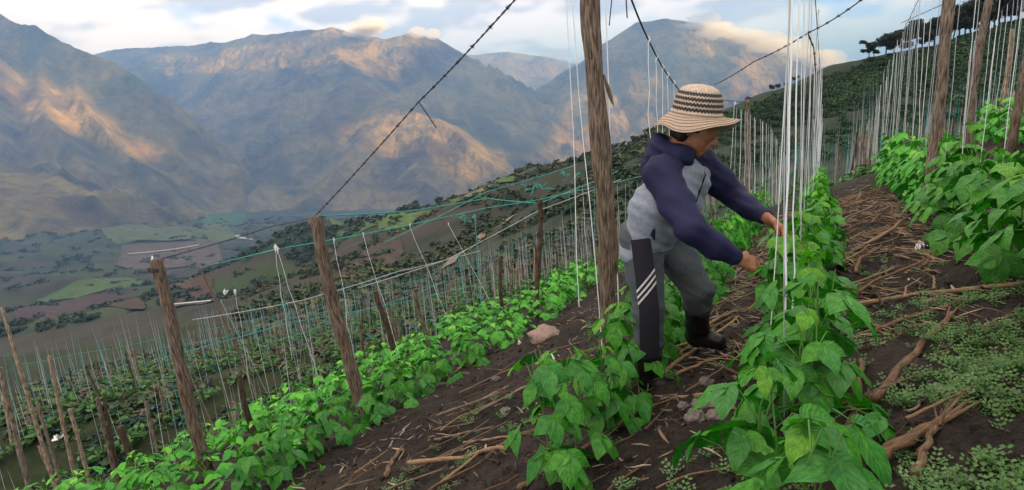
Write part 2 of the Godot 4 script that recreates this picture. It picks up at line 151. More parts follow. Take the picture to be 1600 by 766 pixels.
const STALKS := [{"a": Vector2(1.628, -2.964), "b": Vector2(2.224, -2.504), "r": 0.015, "say": "long knotty stalk across the soil right of the front beans", "mat": "stalk_tan", "bend": 0.02, "split": false, "lift": 0.01},
	{"a": Vector2(1.463, -2.487), "b": Vector2(1.829, -2.419), "r": 0.012, "say": "brown stalk just below the long knotty stalk", "mat": "stalk_brown", "bend": 0.02, "split": true, "lift": 0.0},
	{"a": Vector2(1.146, -1.802), "b": Vector2(1.792, -2.332), "r": 0.016, "say": "thick dark stalk slanting over the weeds at right", "mat": "stalk_brown", "bend": 0.015, "split": true, "lift": 0.0},
	{"a": Vector2(1.373, -1.773), "b": Vector2(1.56, -1.718), "r": 0.007, "say": "pale straight cane lying on the weeds at the right edge", "mat": "stalk_tan", "bend": 0.0, "split": false, "lift": 0.01},
	{"a": Vector2(1.157, -1.645), "b": Vector2(1.381, -1.771), "r": 0.005, "say": "thin twig below the pale straight cane", "mat": "stalk_grey", "bend": 0.02, "split": false, "lift": 0.0},
	{"a": Vector2(0.984, -1.645), "b": Vector2(1.273, -2.09), "r": 0.017, "say": "thick stump of stalk beside the front beans", "mat": "stalk_brown", "bend": 0.0, "split": false, "lift": 0.0},
	{"a": Vector2(1.102, -1.796), "b": Vector2(1.178, -1.864), "r": 0.016, "say": "short stub of stalk right of the front beans", "mat": "stalk_tan", "bend": 0.0, "split": false, "lift": 0.0},
	{"a": Vector2(0.866, -1.406), "b": Vector2(1.132, -1.477), "r": 0.02, "say": "rotten reddish stalk at the bottom right", "mat": "stalk_brown", "bend": 0.02, "split": true, "lift": 0.0},
	{"a": Vector2(0.933, -1.283), "b": Vector2(1.127, -1.482), "r": 0.011, "say": "split stalk with bark at the bottom right", "mat": "stalk_brown", "bend": 0.02, "split": true, "lift": 0.0},
	{"a": Vector2(2.928, -5.266), "b": Vector2(2.43, -3.572), "r": 0.011, "say": "curved dry stalk above the long knotty stalk", "mat": "stalk_tan", "bend": 0.04, "split": false, "lift": 0.0},
	{"a": Vector2(0.698, -2.854), "b": Vector2(1.616, -3.891), "r": 0.011, "say": "long cane lying beside the farmer right boot", "mat": "stalk_tan", "bend": 0.0, "split": true, "lift": 0.01},
	{"a": Vector2(0.785, -2.869), "b": Vector2(1.203, -3.011), "r": 0.009, "say": "shorter cane next to the long cane by the boots", "mat": "stalk_tan", "bend": 0.02, "split": true, "lift": 0.0},
	{"a": Vector2(0.64, -2.565), "b": Vector2(0.899, -2.274), "r": 0.009, "say": "straight cane in front of the farmer boot", "mat": "stalk_tan", "bend": 0.0, "split": false, "lift": 0.01},
	{"a": Vector2(1.318, -3.978), "b": Vector2(1.993, -4.808), "r": 0.016, "say": "dark stalk behind the long cane", "mat": "stalk_dark", "bend": 0.01, "split": true, "lift": 0.0},
	{"a": Vector2(-0.058, -3.644), "b": Vector2(0.414, -3.913), "r": 0.011, "say": "orange-brown cane left of the thick post row", "mat": "stalk_tan", "bend": 0.0, "split": false, "lift": 0.01},
	{"a": Vector2(-0.376, -3.841), "b": Vector2(0.556, -4.39), "r": 0.011, "say": "long dark cane across the bare soil", "mat": "stalk_grey", "bend": 0.01, "split": false, "lift": 0.01},
	{"a": Vector2(0.345, -3.428), "b": Vector2(0.436, -3.511), "r": 0.009, "say": "short cane stub beside the thick post beans", "mat": "stalk_tan", "bend": 0.0, "split": false, "lift": 0.0},
	{"a": Vector2(-0.625, -2.813), "b": Vector2(-0.092, -2.466), "r": 0.013, "say": "bent pale bark strip at the bottom of the soil", "mat": "stalk_tan", "bend": 0.12, "split": false, "lift": 0.01},
	{"a": Vector2(-0.05, -2.088), "b": Vector2(0.092, -2.225), "r": 0.013, "say": "red-brown cane at the bottom edge", "mat": "stalk_brown", "bend": 0.0, "split": false, "lift": 0.01},
	{"a": Vector2(-0.202, -2.575), "b": Vector2(0.122, -2.782), "r": 0.012, "say": "crooked stalk with a ragged end on the soil", "mat": "stalk_brown", "bend": 0.08, "split": true, "lift": 0.0},
	{"a": Vector2(-0.537, -3.175), "b": Vector2(-0.23, -3.165), "r": 0.009, "say": "grey cane in the dark soil", "mat": "stalk_grey", "bend": 0.02, "split": true, "lift": 0.0},
	{"a": Vector2(-0.352, -3.036), "b": Vector2(0.02, -2.683), "r": 0.008, "say": "thin cane pointing at the beans by the post", "mat": "stalk_tan", "bend": 0.02, "split": true, "lift": 0.0},
	{"a": Vector2(-0.68, -5.548), "b": Vector2(-0.561, -5.856), "r": 0.011, "say": "short pale stick near the lower beans", "mat": "stalk_tan", "bend": 0.0, "split": false, "lift": 0.0},
	{"a": Vector2(-0.125, -6.716), "b": Vector2(-0.006, -5.558), "r": 0.009, "say": "pale green-white stick left of the pink stone", "mat": "wood_pale", "bend": 0.05, "split": false, "lift": 0.0},
	{"a": Vector2(-0.746, -2.811), "b": Vector2(-0.747, -3.162), "r": 0.015, "say": "curled bark scrap at the bottom centre", "mat": "stalk_brown", "bend": 0.05, "split": true, "lift": 0.0},
	{"a": Vector2(0.569, -2.506), "b": Vector2(0.559, -2.196), "r": 0.007, "say": "bent twig in front of the boot", "mat": "stalk_brown", "bend": 0.1, "split": false, "lift": 0.0},
	{"a": Vector2(0.777, -2.229), "b": Vector2(0.817, -2.035), "r": 0.007, "say": "thin twig beside the pebbles", "mat": "stalk_brown", "bend": 0.05, "split": false, "lift": 0.0},
	{"a": Vector2(0.902, -3.224), "b": Vector2(1.386, -3.738), "r": 0.009, "say": "cane behind the boots", "mat": "stalk_brown", "bend": 0.01, "split": false, "lift": 0.0},
	{"a": Vector2(1.806, -3.424), "b": Vector2(1.976, -3.389), "r": 0.009, "say": "short cane end right of the beans", "mat": "stalk_brown", "bend": 0.0, "split": false, "lift": 0.0},
	{"a": Vector2(1.38, -2.489), "b": Vector2(1.39, -2.29), "r": 0.009, "say": "broken cane under the knotty stalk", "mat": "stalk_brown", "bend": 0.02, "split": true, "lift": 0.0},
	{"a": Vector2(1.776, -2.147), "b": Vector2(1.91, -2.166), "r": 0.009, "say": "pale cane scrap at the right edge", "mat": "stalk_tan", "bend": 0.02, "split": false, "lift": 0.0}]
const PATCHES := [{"say": "dry maize stalk in the mulch right of the farmer row", "group": "mulch stalks right of the farmer row", "n": 99.0, "u0": 3.2, "u1": 11.0, "v0": 0.1, "v1": 0.75, "l0": 0.2, "l1": 0.7, "a": -0.75, "da": 0.5, "pile": 0.06},
	{"say": "dry maize stalk in the mulch left of the farmer row", "group": "mulch stalks left of the farmer row", "n": 70.0, "u0": 3.3, "u1": 9.0, "v0": -0.75, "v1": -0.2, "l0": 0.2, "l1": 0.6, "a": -0.7, "da": 0.45, "pile": 0.05},
	{"say": "dry stalk piece on the dark soil at bottom centre", "group": "stalk pieces at bottom centre", "n": 60.0, "u0": 1.2, "u1": 4.2, "v0": -2.4, "v1": -1.1, "l0": 0.1, "l1": 0.4, "a": -0.4, "da": 0.6, "pile": 0.03},
	{"say": "dry stalk on the bank under the upper right row", "group": "stalks on the upper right bank", "n": 60.0, "u0": 4.0, "u1": 12.0, "v0": 1.1, "v1": 1.95, "l0": 0.2, "l1": 0.6, "a": -0.3, "da": 0.5, "pile": 0.05},
	{"say": "dry stalk bit among the weeds at lower right", "group": "stalk bits among the weeds", "n": 28.0, "u0": 1.0, "u1": 3.6, "v0": 0.2, "v1": 1.6, "l0": 0.08, "l1": 0.25, "a": -0.6, "da": 0.9, "pile": 0.02},
	{"say": "dry stalk piece around the foot of the front beans", "group": "stalk pieces around the front beans", "n": 50.0, "u0": 1.2, "u1": 3.3, "v0": -0.8, "v1": 0.35, "l0": 0.08, "l1": 0.3, "a": -0.5, "da": 0.9, "pile": 0.02}]
const STONES := [{"p": Vector2(0.243, -5.664), "r": Vector3(0.16, 0.11, 0.136), "say": "big pinkish stone at the end of the bare soil", "col": Color(0.36, 0.27, 0.24)},
	{"p": Vector2(0.672, -2.169), "r": Vector3(0.045, 0.035, 0.038), "say": "grey pebble in front of the boot, nearest", "col": Color(0.19, 0.175, 0.165)},
	{"p": Vector2(0.747, -2.239), "r": Vector3(0.035, 0.028, 0.03), "say": "round grey pebble, right of three", "col": Color(0.19, 0.175, 0.165)},
	{"p": Vector2(0.721, -2.282), "r": Vector3(0.032, 0.026, 0.027), "say": "pebble in the middle of the three", "col": Color(0.19, 0.175, 0.165)},
	{"p": Vector2(0.679, -2.359), "r": Vector3(0.026, 0.02, 0.022), "say": "small tan pebble left of the three", "col": Color(0.19, 0.175, 0.165)},
	{"p": Vector2(0.856, -2.596), "r": Vector3(0.035, 0.04, 0.03), "say": "upright stone beside the cane", "col": Color(0.19, 0.175, 0.165)},
	{"p": Vector2(0.742, -2.128), "r": Vector3(0.04, 0.025, 0.034), "say": "flat grey stone right of the pebbles", "col": Color(0.19, 0.175, 0.165)},
	{"p": Vector2(-0.214, -4.537), "r": Vector3(0.04, 0.03, 0.034), "say": "small grey stone on the bare soil", "col": Color(0.19, 0.175, 0.165)},
	{"p": Vector2(-0.118, -3.304), "r": Vector3(0.035, 0.022, 0.03), "say": "pale flat stone on the soil slope", "col": Color(0.19, 0.175, 0.165)},
	{"p": Vector2(-0.747, -5.151), "r": Vector3(0.06, 0.035, 0.051), "say": "brown stone beside the lower beans", "col": Color(0.19, 0.175, 0.165)},
	{"p": Vector2(1.316, -1.75), "r": Vector3(0.03, 0.025, 0.025), "say": "small brown stone among the weeds", "col": Color(0.19, 0.175, 0.165)},
	{"p": Vector2(1.117, -1.878), "r": Vector3(0.03, 0.02, 0.025), "say": "dark stone by the bean foot", "col": Color(0.19, 0.175, 0.165)}]
const FIELDS := [{"say": "green_field", "c": [Vector2(-602.989, -1729.688),
	Vector2(-83.905, -377.93),
	Vector2(-68.237, -323.711),
	Vector2(-128.568, -383.678)], "col": Color(0.11, 0.2, 0.05), "lift": 0.5},
	{"say": "green_field", "c": [Vector2(-78.171, -373.253),
	Vector2(-29.304, -258.938),
	Vector2(-27.022, -201.41),
	Vector2(-71, -319.443)], "col": Color(0.13, 0.24, 0.055), "lift": 0.5},
	{"say": "green_field", "c": [Vector2(-28.959, -289.788),
	Vector2(-5.424, -225.175),
	Vector2(-6.223, -205.024),
	Vector2(-25.373, -268.649)], "col": Color(0.12, 0.22, 0.05), "lift": 0.5},
	{"say": "green_field", "c": [Vector2(-5.422, -251.773),
	Vector2(1.886, -217.062),
	Vector2(1.641, -204.053),
	Vector2(-3.983, -207.812)], "col": Color(0.12, 0.22, 0.05), "lift": 0.5},
	{"say": "stubble_field", "c": [Vector2(-16.651, -255.998),
	Vector2(-5.511, -202.76),
	Vector2(-7.521, -193.052),
	Vector2(-15.011, -210.994)], "col": Color(0.25, 0.27, 0.1), "lift": 0.5},
	{"say": "ploughed_field", "c": [Vector2(-60.134, -318.826),
	Vector2(-29.935, -266.097),
	Vector2(-21.525, -187.219),
	Vector2(-43.093, -254.211)], "col": Color(0.12, 0.07, 0.05), "lift": 0.3},
	{"say": "ploughed_field", "c": [Vector2(-97.038, -320.73),
	Vector2(-39.574, -205.497),
	Vector2(-18.716, -105.746),
	Vector2(-37.826, -131.236)], "col": Color(0.1, 0.065, 0.05), "lift": 0.3},
	{"say": "ploughed_field", "c": [Vector2(-490.767, -581.209),
	Vector2(-400.106, -626.811),
	Vector2(-181.048, -285.337),
	Vector2(-437.361, -506.585)], "col": Color(0.1, 0.055, 0.045), "lift": 1.0},
	{"say": "ploughed_field", "c": [Vector2(-390.231, -645.719),
	Vector2(-178.041, -345.778),
	Vector2(-153.43, -300.478),
	Vector2(-164.997, -274.098)], "col": Color(0.13, 0.08, 0.06), "lift": 1.0},
	{"say": "green_field", "c": [Vector2(-501.616, -611.266),
	Vector2(-483.665, -753.865),
	Vector2(-407.864, -665.459),
	Vector2(-458.313, -587.495)], "col": Color(0.1, 0.18, 0.05), "lift": 1.2},
	{"say": "green_field", "c": [Vector2(-1085.298, -1580.011),
	Vector2(-845.399, -1779.038),
	Vector2(-644.574, -1407.047),
	Vector2(-828.736, -1252.439)], "col": Color(0.13, 0.17, 0.06), "lift": 3.0},
	{"say": "green_field", "c": [Vector2(-1110.043, -2156.592),
	Vector2(-1099.343, -2530.152),
	Vector2(-785.834, -1771.456),
	Vector2(-840.903, -1656.643)], "col": Color(0.06, 0.16, 0.06), "lift": 3.0},
	{"say": "ploughed_field", "c": [Vector2(-816.875, -1254.499),
	Vector2(-661.117, -1346.247),
	Vector2(-425.066, -870.783),
	Vector2(-610.428, -910.373)], "col": Color(0.15, 0.105, 0.075), "lift": 2.5}]
const TRACKS := [{"say": "path", "p": [Vector2(29.744, -128.486),
	Vector2(28.799, -161.122),
	Vector2(20.126, -161.952),
	Vector2(7.133, -151.469),
	Vector2(-4.699, -111.612),
	Vector2(-8.88, -79.328)], "w": 0.9, "lift": 0.25, "col": Color(0.3, 0.23, 0.17)},
	{"say": "river", "p": [Vector2(-699.708, -1480.049),
	Vector2(-643.758, -1418.995),
	Vector2(-589.15, -1359.178)], "w": 5.0, "lift": 2.0, "col": Color(0.6, 0.6, 0.58)}]
const TREES := [{"p": Vector2(69.794, -118.378), "h": 3.737, "ridge": true, "say": "dark tree on the right-hand ridge, first from the left", "group": "trees on the right-hand ridge"},
	{"p": Vector2(73.732, -123.373), "h": 3.19, "ridge": true, "say": "dark tree on the right-hand ridge, second from the left", "group": "trees on the right-hand ridge"},
	{"p": Vector2(70.52, -114.329), "h": 4.754, "ridge": true, "say": "dark tree on the right-hand ridge, third from the left", "group": "trees on the right-hand ridge"},
	{"p": Vector2(73.042, -115.947), "h": 4.412, "ridge": true, "say": "dark tree on the right-hand ridge, fourth from the left", "group": "trees on the right-hand ridge"},
	{"p": Vector2(72.504, -112.921), "h": 5.038, "ridge": true, "say": "dark tree on the right-hand ridge, fifth from the left", "group": "trees on the right-hand ridge"},
	{"p": Vector2(76.2, -116.482), "h": 4.924, "ridge": true, "say": "dark tree on the right-hand ridge, sixth from the left", "group": "trees on the right-hand ridge"},
	{"p": Vector2(77.088, -116.051), "h": 5.453, "ridge": true, "say": "dark tree on the right-hand ridge, seventh from the left", "group": "trees on the right-hand ridge"},
	{"p": Vector2(74.969, -111.34), "h": 4.742, "ridge": true, "say": "dark tree on the right-hand ridge, eighth from the left", "group": "trees on the right-hand ridge"},
	{"p": Vector2(75.086, -109.71), "h": 5.69, "ridge": true, "say": "dark tree on the right-hand ridge, ninth from the left", "group": "trees on the right-hand ridge"},
	{"p": Vector2(78.179, -112.735), "h": 5.148, "ridge": true, "say": "dark tree on the right-hand ridge, tenth from the left", "group": "trees on the right-hand ridge"},
	{"p": Vector2(78.267, -111.405), "h": 5.714, "ridge": true, "say": "dark tree on the right-hand ridge, eleventh from the left", "group": "trees on the right-hand ridge"},
	{"p": Vector2(80.513, -113.143), "h": 4.342, "ridge": true, "say": "dark tree on the right-hand ridge, twelfth from the left", "group": "trees on the right-hand ridge"},
	{"p": Vector2(83.011, -114.866), "h": 4.952, "ridge": true, "say": "dark tree on the right-hand ridge, thirteenth from the left", "group": "trees on the right-hand ridge"},
	{"p": Vector2(81.188, -110.954), "h": 5.74, "ridge": true, "say": "dark tree on the right-hand ridge, fourteenth from the left", "group": "trees on the right-hand ridge"},
	{"p": Vector2(83.022, -112.075), "h": 5.169, "ridge": true, "say": "dark tree on the right-hand ridge, fifteenth from the left", "group": "trees on the right-hand ridge"},
	{"p": Vector2(81.737, -109.009), "h": 5.983, "ridge": true, "say": "dark tree on the right-hand ridge, sixteenth from the left", "group": "trees on the right-hand ridge"},
	{"p": Vector2(80.438, -105.86), "h": 5.867, "ridge": true, "say": "dark tree on the right-hand ridge, seventeenth from the left", "group": "trees on the right-hand ridge"},
	{"p": Vector2(83.722, -108.887), "h": 6.545, "ridge": true, "say": "dark tree on the right-hand ridge, eighteenth from the left", "group": "trees on the right-hand ridge"},
	{"p": Vector2(85.548, -109.969), "h": 6.05, "ridge": true, "say": "dark tree on the right-hand ridge, nineteenth from the left", "group": "trees on the right-hand ridge"},
	{"p": Vector2(83.038, -105.653), "h": 5.156, "ridge": true, "say": "dark tree on the right-hand ridge, twentieth from the left", "group": "trees on the right-hand ridge"},
	{"p": Vector2(86.437, -108.867), "h": 6.235, "ridge": true, "say": "dark tree on the right-hand ridge, twenty-first from the left", "group": "trees on the right-hand ridge"},
	{"p": Vector2(86.579, -107.822), "h": 5.63, "ridge": true, "say": "dark tree on the right-hand ridge, twenty-second from the left", "group": "trees on the right-hand ridge"},
	{"p": Vector2(84.607, -104.067), "h": 5.066, "ridge": true, "say": "dark tree on the right-hand ridge, twenty-third from the left", "group": "trees on the right-hand ridge"},
	{"p": Vector2(85.053, -103.092), "h": 6.609, "ridge": true, "say": "dark tree on the right-hand ridge, twenty-fourth from the left", "group": "trees on the right-hand ridge"},
	{"p": Vector2(86.719, -103.602), "h": 5.478, "ridge": true, "say": "dark tree on the right-hand ridge, twenty-fifth from the left", "group": "trees on the right-hand ridge"},
	{"p": Vector2(-58.319, -351.046), "h": 5.841, "ridge": false, "say": "small round tree on the spur, first along its crest from the left", "group": "small trees on the spur"},
	{"p": Vector2(-52.704, -344.081), "h": 6.201, "ridge": false, "say": "small round tree on the spur, second along its crest from the left", "group": "small trees on the spur"},
	{"p": Vector2(-36.248, -319.578), "h": 6.185, "ridge": false, "say": "small round tree on the spur, third along its crest from the left", "group": "small trees on the spur"},
	{"p": Vector2(-31.208, -311.379), "h": 3.871, "ridge": false, "say": "small round tree on the spur, fourth along its crest from the left", "group": "small trees on the spur"},
	{"p": Vector2(-86.017, -381.875), "h": 4.238, "ridge": false, "say": "small round tree on the spur, fifth along its crest from the left", "group": "small trees on the spur"},
	{"p": Vector2(-78.1, -373.471), "h": 4.662, "ridge": false, "say": "small round tree on the spur, sixth along its crest from the left", "group": "small trees on the spur"},
	{"p": Vector2(-17.91, -289.506), "h": 2.792, "ridge": false, "say": "small round tree on the spur, seventh along its crest from the left", "group": "small trees on the spur"},
	{"p": Vector2(-12.135, -280.219), "h": 3.084, "ridge": false, "say": "small round tree on the spur, eighth along its crest from the left", "group": "small trees on the spur"},
	{"p": Vector2(-99.469, -394.449), "h": 3.832, "ridge": false, "say": "small round tree on the spur, ninth along its crest from the left", "group": "small trees on the spur"},
	{"p": Vector2(-64.05, -357.775), "h": 4.465, "ridge": false, "say": "small round tree on the spur, tenth along its crest from the left", "group": "small trees on the spur"},
	{"p": Vector2(-45.143, -333.208), "h": 3.691, "ridge": false, "say": "small round tree on the spur, eleventh along its crest from the left", "group": "small trees on the spur"},
	{"p": Vector2(-3.401, -264.868), "h": 2.545, "ridge": false, "say": "small round tree on the spur, twelfth along its crest from the left", "group": "small trees on the spur"},
	{"p": Vector2(5.427, -248.807), "h": 3.067, "ridge": false, "say": "small round tree on the spur, thirteenth along its crest from the left", "group": "small trees on the spur"},
	{"p": Vector2(9.421, -241.103), "h": 2.638, "ridge": false, "say": "small round tree on the spur, fourteenth along its crest from the left", "group": "small trees on the spur"},
	{"p": Vector2(38.201, -180.977), "h": 3.437, "ridge": false, "say": "small round tree on the spur, fifteenth along its crest from the left", "group": "small trees on the spur"},
	{"p": Vector2(39.677, -176.509), "h": 2.871, "ridge": false, "say": "small round tree on the spur, sixteenth along its crest from the left", "group": "small trees on the spur"},
	{"p": Vector2(40.926, -172.378), "h": 2.334, "ridge": false, "say": "small round tree on the spur, seventeenth along its crest from the left", "group": "small trees on the spur"},
	{"p": Vector2(36.337, -186.122), "h": 2.022, "ridge": false, "say": "small round tree on the spur, eighteenth along its crest from the left", "group": "small trees on the spur"},
	{"p": Vector2(56.549, -130.104), "h": 1.739, "ridge": false, "say": "small round tree on the spur, nineteenth along its crest from the left", "group": "small trees on the spur"},
	{"p": Vector2(57.541, -129.341), "h": 1.555, "ridge": false, "say": "small round tree on the spur, twentieth along its crest from the left", "group": "small trees on the spur"},
	{"p": Vector2(58.804, -128.346), "h": 1.37, "ridge": false, "say": "small round tree on the spur, twenty-first along its crest from the left", "group": "small trees on the spur"},
	{"p": Vector2(60.313, -127.397), "h": 1.528, "ridge": false, "say": "small round tree on the spur, twenty-second along its crest from the left", "group": "small trees on the spur"},
	{"p": Vector2(18.769, -223.374), "h": 2.133, "ridge": false, "say": "small round tree on the spur, twenty-third along its crest from the left", "group": "small trees on the spur"},
	{"p": Vector2(25.558, -210.912), "h": 2.299, "ridge": false, "say": "small round tree on the spur, twenty-fourth along its crest from the left", "group": "small trees on the spur"}]
const NETS := [[Vector2(-13.951, -23.963),
	Vector2(-11.367, -28.033),
	Vector2(-7.273, -31.271)],
	[Vector2(-9.944, -22.197),
	Vector2(-6.743, -23.88),
	Vector2(-3.381, -28.299)],
	[Vector2(-16.335, -51.052),
	Vector2(-9.706, -52.862),
	Vector2(-2.586, -53.115)],
	[Vector2(-5.371, -28.62),
	Vector2(-2.05, -40.852),
	Vector2(2.982, -35.569)],
	[Vector2(-7.322, -64.097),
	Vector2(-0.169, -61.641),
	Vector2(6.596, -61.033)],
	[Vector2(22.361, -66.405),
	Vector2(26.792, -65.125),
	Vector2(29.071, -61.177)],
	[Vector2(-44.814, -50.642),
	Vector2(-37.897, -49.236),
	Vector2(-28.954, -45.849)],
	[Vector2(-38.756, -67.828),
	Vector2(-24.546, -56.595),
	Vector2(-17.06, -57.575)]]
const SCRAPS := [{"p": Vector3(-3.023, -1.088, -4.984), "kind": "plastic_tie", "cat": "tie", "say": "white plastic tie on top of the tall leaning post", "n": 3.0, "l": 0.03, "w": 0.012, "mat": "tie_white"},
	{"p": Vector3(-2.292, -1.23, -5.773), "kind": "plastic_scrap", "cat": "scrap", "say": "white plastic scrap where the forked strings meet", "n": 4.0, "l": 0.045, "w": 0.008, "mat": "tie_white"},
	{"p": Vector3(-3.347, -1.907, -6.741), "kind": "plastic_scrap", "cat": "scrap", "say": "white plastic scraps right of the slanting post", "n": 5.0, "l": 0.05, "w": 0.01, "mat": "tie_white"},
	{"p": Vector3(-3.222, -1.917, -6.738), "kind": "plastic_tie", "cat": "tie", "say": "small white tie beside the plastic scraps", "n": 3.0, "l": 0.03, "w": 0.008, "mat": "tie_white"},
	{"p": Vector3(-2.681, -1.757, -6.262), "kind": "dry_leaf_scrap", "cat": "scrap", "say": "tan scrap hanging on the line behind the posts", "n": 4.0, "l": 0.05, "w": 0.02, "mat": "stalk_tan"},
	{"p": Vector3(-8.49, -5.313, -10.032), "kind": "plastic_scrap", "cat": "scrap", "say": "white crumpled plastic at the lower left", "n": 6.0, "l": 0.14, "w": 0.06, "mat": "tie_white"},
	{"p": Vector3(-0.576, -1.484, -7.872), "kind": "cord_knot", "cat": "knot", "say": "teal knot with loose ends on the line left of the slim post", "n": 8.0, "l": 0.16, "w": 0.012, "mat": "string_teal"},
	{"p": Vector3(0.453, -1.342, -9.449), "kind": "cord_knot", "cat": "knot", "say": "teal tassel of cord above the slim post", "n": 9.0, "l": 0.3, "w": 0.014, "mat": "string_teal"},
	{"p": Vector3(-2.457, -1.954, -6.215), "kind": "cord_knot", "cat": "knot", "say": "small teal knot among the leaning strings", "n": 5.0, "l": 0.1, "w": 0.012, "mat": "string_teal"},
	{"p": Vector3(1.013, -1.321, -9.969), "kind": "cord_knot", "cat": "knot", "say": "teal knot left of the thick post", "n": 6.0, "l": 0.2, "w": 0.012, "mat": "string_teal"},
	{"p": Vector3(2.662, -1.134, -3.799), "kind": "bottle_scrap", "cat": "scrap", "say": "clear plastic scrap lying on the soil at right", "n": 3.0, "l": 0.07, "w": 0.03, "mat": "tie_white"},
	{"p": Vector3(-0.002, -2.466, -5.901), "kind": "plastic_scrap", "cat": "scrap", "say": "tiny blue-white plastic scrap beside the pink stone", "n": 2.0, "l": 0.05, "w": 0.02, "mat": "tie_white"}]
const MIST := [{"p": Vector3(-945.266, 532.435, -4706.546), "s": Vector3(152.544, 86.123, 132.676), "d": 0.004},
	{"p": Vector3(-982.884, 620.428, -4856.04), "s": Vector3(232.506, 71.794, 169.556), "d": 0.004},
	{"p": Vector3(-968.31, 546.235, -4728.884), "s": Vector3(299.682, 65.65, 296.564), "d": 0.004},
	{"p": Vector3(-908.075, 570.441, -4628.698), "s": Vector3(250.151, 48.706, 264.396), "d": 0.004},
	{"p": Vector3(-569.522, 517.961, -4720.155), "s": Vector3(138.286, 84.381, 197.391), "d": 0.004},
	{"p": Vector3(-960.813, 541.601, -4727.49), "s": Vector3(167.773, 37.786, 156.138), "d": 0.004},
	{"p": Vector3(-888.825, 586.592, -4699.409), "s": Vector3(194.651, 36.911, 148.768), "d": 0.004},
	{"p": Vector3(-465.229, 503.783, -4769.845), "s": Vector3(127.491, 81.678, 225.819), "d": 0.004},
	{"p": Vector3(-868.728, 616.646, -4779.843), "s": Vector3(125.409, 81.313, 203.935), "d": 0.004},
	{"p": Vector3(-985.186, 590.914, -4789.147), "s": Vector3(317.067, 37.455, 264.924), "d": 0.004},
	{"p": Vector3(-943.139, 577.957, -4788.072), "s": Vector3(279.965, 62.632, 273.526), "d": 0.004},
	{"p": Vector3(-911.424, 565.025, -4683.79), "s": Vector3(327.021, 54.397, 198.48), "d": 0.004},
	{"p": Vector3(-910.108, 574.932, -4667.51), "s": Vector3(208.888, 49.235, 272.14), "d": 0.004},
	{"p": Vector3(2410.206, 123.428, -5016.017), "s": Vector3(414.316, 152.46, 212.942), "d": 0.003},
	{"p": Vector3(2253.574, 236.693, -4945.298), "s": Vector3(448.409, 134.96, 187.79), "d": 0.003},
	{"p": Vector3(1916.923, 249.746, -4900.897), "s": Vector3(253.294, 93.151, 193.395), "d": 0.003},
	{"p": Vector3(2458.499, 119.3, -4765.871), "s": Vector3(203.601, 119.542, 230.966), "d": 0.003},
	{"p": Vector3(1609.372, 473.026, -4948.33), "s": Vector3(277.44, 122.919, 257.455), "d": 0.003},
	{"p": Vector3(1740.051, 419.528, -4984.637), "s": Vector3(214.698, 64.961, 303.53), "d": 0.003},
	{"p": Vector3(2699.669, 35.532, -4973.592), "s": Vector3(421.92, 127.071, 211.665), "d": 0.003},
	{"p": Vector3(1998.507, 284.591, -4832.018), "s": Vector3(421.388, 135.083, 238.797), "d": 0.003},
	{"p": Vector3(2359.3, 142.784, -4909.253), "s": Vector3(329.352, 85.726, 313.272), "d": 0.003},
	{"p": Vector3(2365.726, 171.378, -5048.364), "s": Vector3(400.407, 86.203, 355.735), "d": 0.003},
	{"p": Vector3(2036.133, 257.706, -4935.138), "s": Vector3(257.285, 157.856, 201.132), "d": 0.003},
	{"p": Vector3(1863.697, 314.808, -4893.839), "s": Vector3(419.779, 137.517, 320.133), "d": 0.003},
	{"p": Vector3(2549.344, 108.532, -4868.879), "s": Vector3(282.025, 133.984, 264.655), "d": 0.003},
	{"p": Vector3(1677.19, 354.443, -4832.553), "s": Vector3(347.879, 137.426, 278.532), "d": 0.003},
	{"p": Vector3(2132.489, 209.238, -4859.524), "s": Vector3(391.664, 139.528, 289.142), "d": 0.003},
	{"p": Vector3(2416.506, 96.37, -4751.41), "s": Vector3(207.289, 120.411, 280.076), "d": 0.003},
	{"p": Vector3(1998.477, 273.73, -5004.459), "s": Vector3(304.125, 110.939, 289.87), "d": 0.003},
	{"p": Vector3(1697.663, 380.872, -4937.875), "s": Vector3(200.27, 103.819, 394.379), "d": 0.003},
	{"p": Vector3(1596.038, 432.559, -5100.153), "s": Vector3(305.562, 77.565, 337.113), "d": 0.003},
	{"p": Vector3(2060.377, 220.485, -4718.778), "s": Vector3(409.873, 101.363, 269.212), "d": 0.003},
	{"p": Vector3(2343.999, 206.956, -4974.183), "s": Vector3(288.698, 108.802, 195.71), "d": 0.003},
	{"p": Vector3(1541.673, 432.848, -4997.559), "s": Vector3(362.974, 59.037, 189.903), "d": 0.003},
	{"p": Vector3(480.157, 326.267, -5223.172), "s": Vector3(279.727, 96.456, 200), "d": 0.002},
	{"p": Vector3(511.569, 247.999, -5204.237), "s": Vector3(185.762, 57.679, 200), "d": 0.002},
	{"p": Vector3(588.928, 243.508, -5203.15), "s": Vector3(239.404, 90.46, 200), "d": 0.002},
	{"p": Vector3(509.495, 255.776, -5206.118), "s": Vector3(141.129, 95.125, 200), "d": 0.002}]

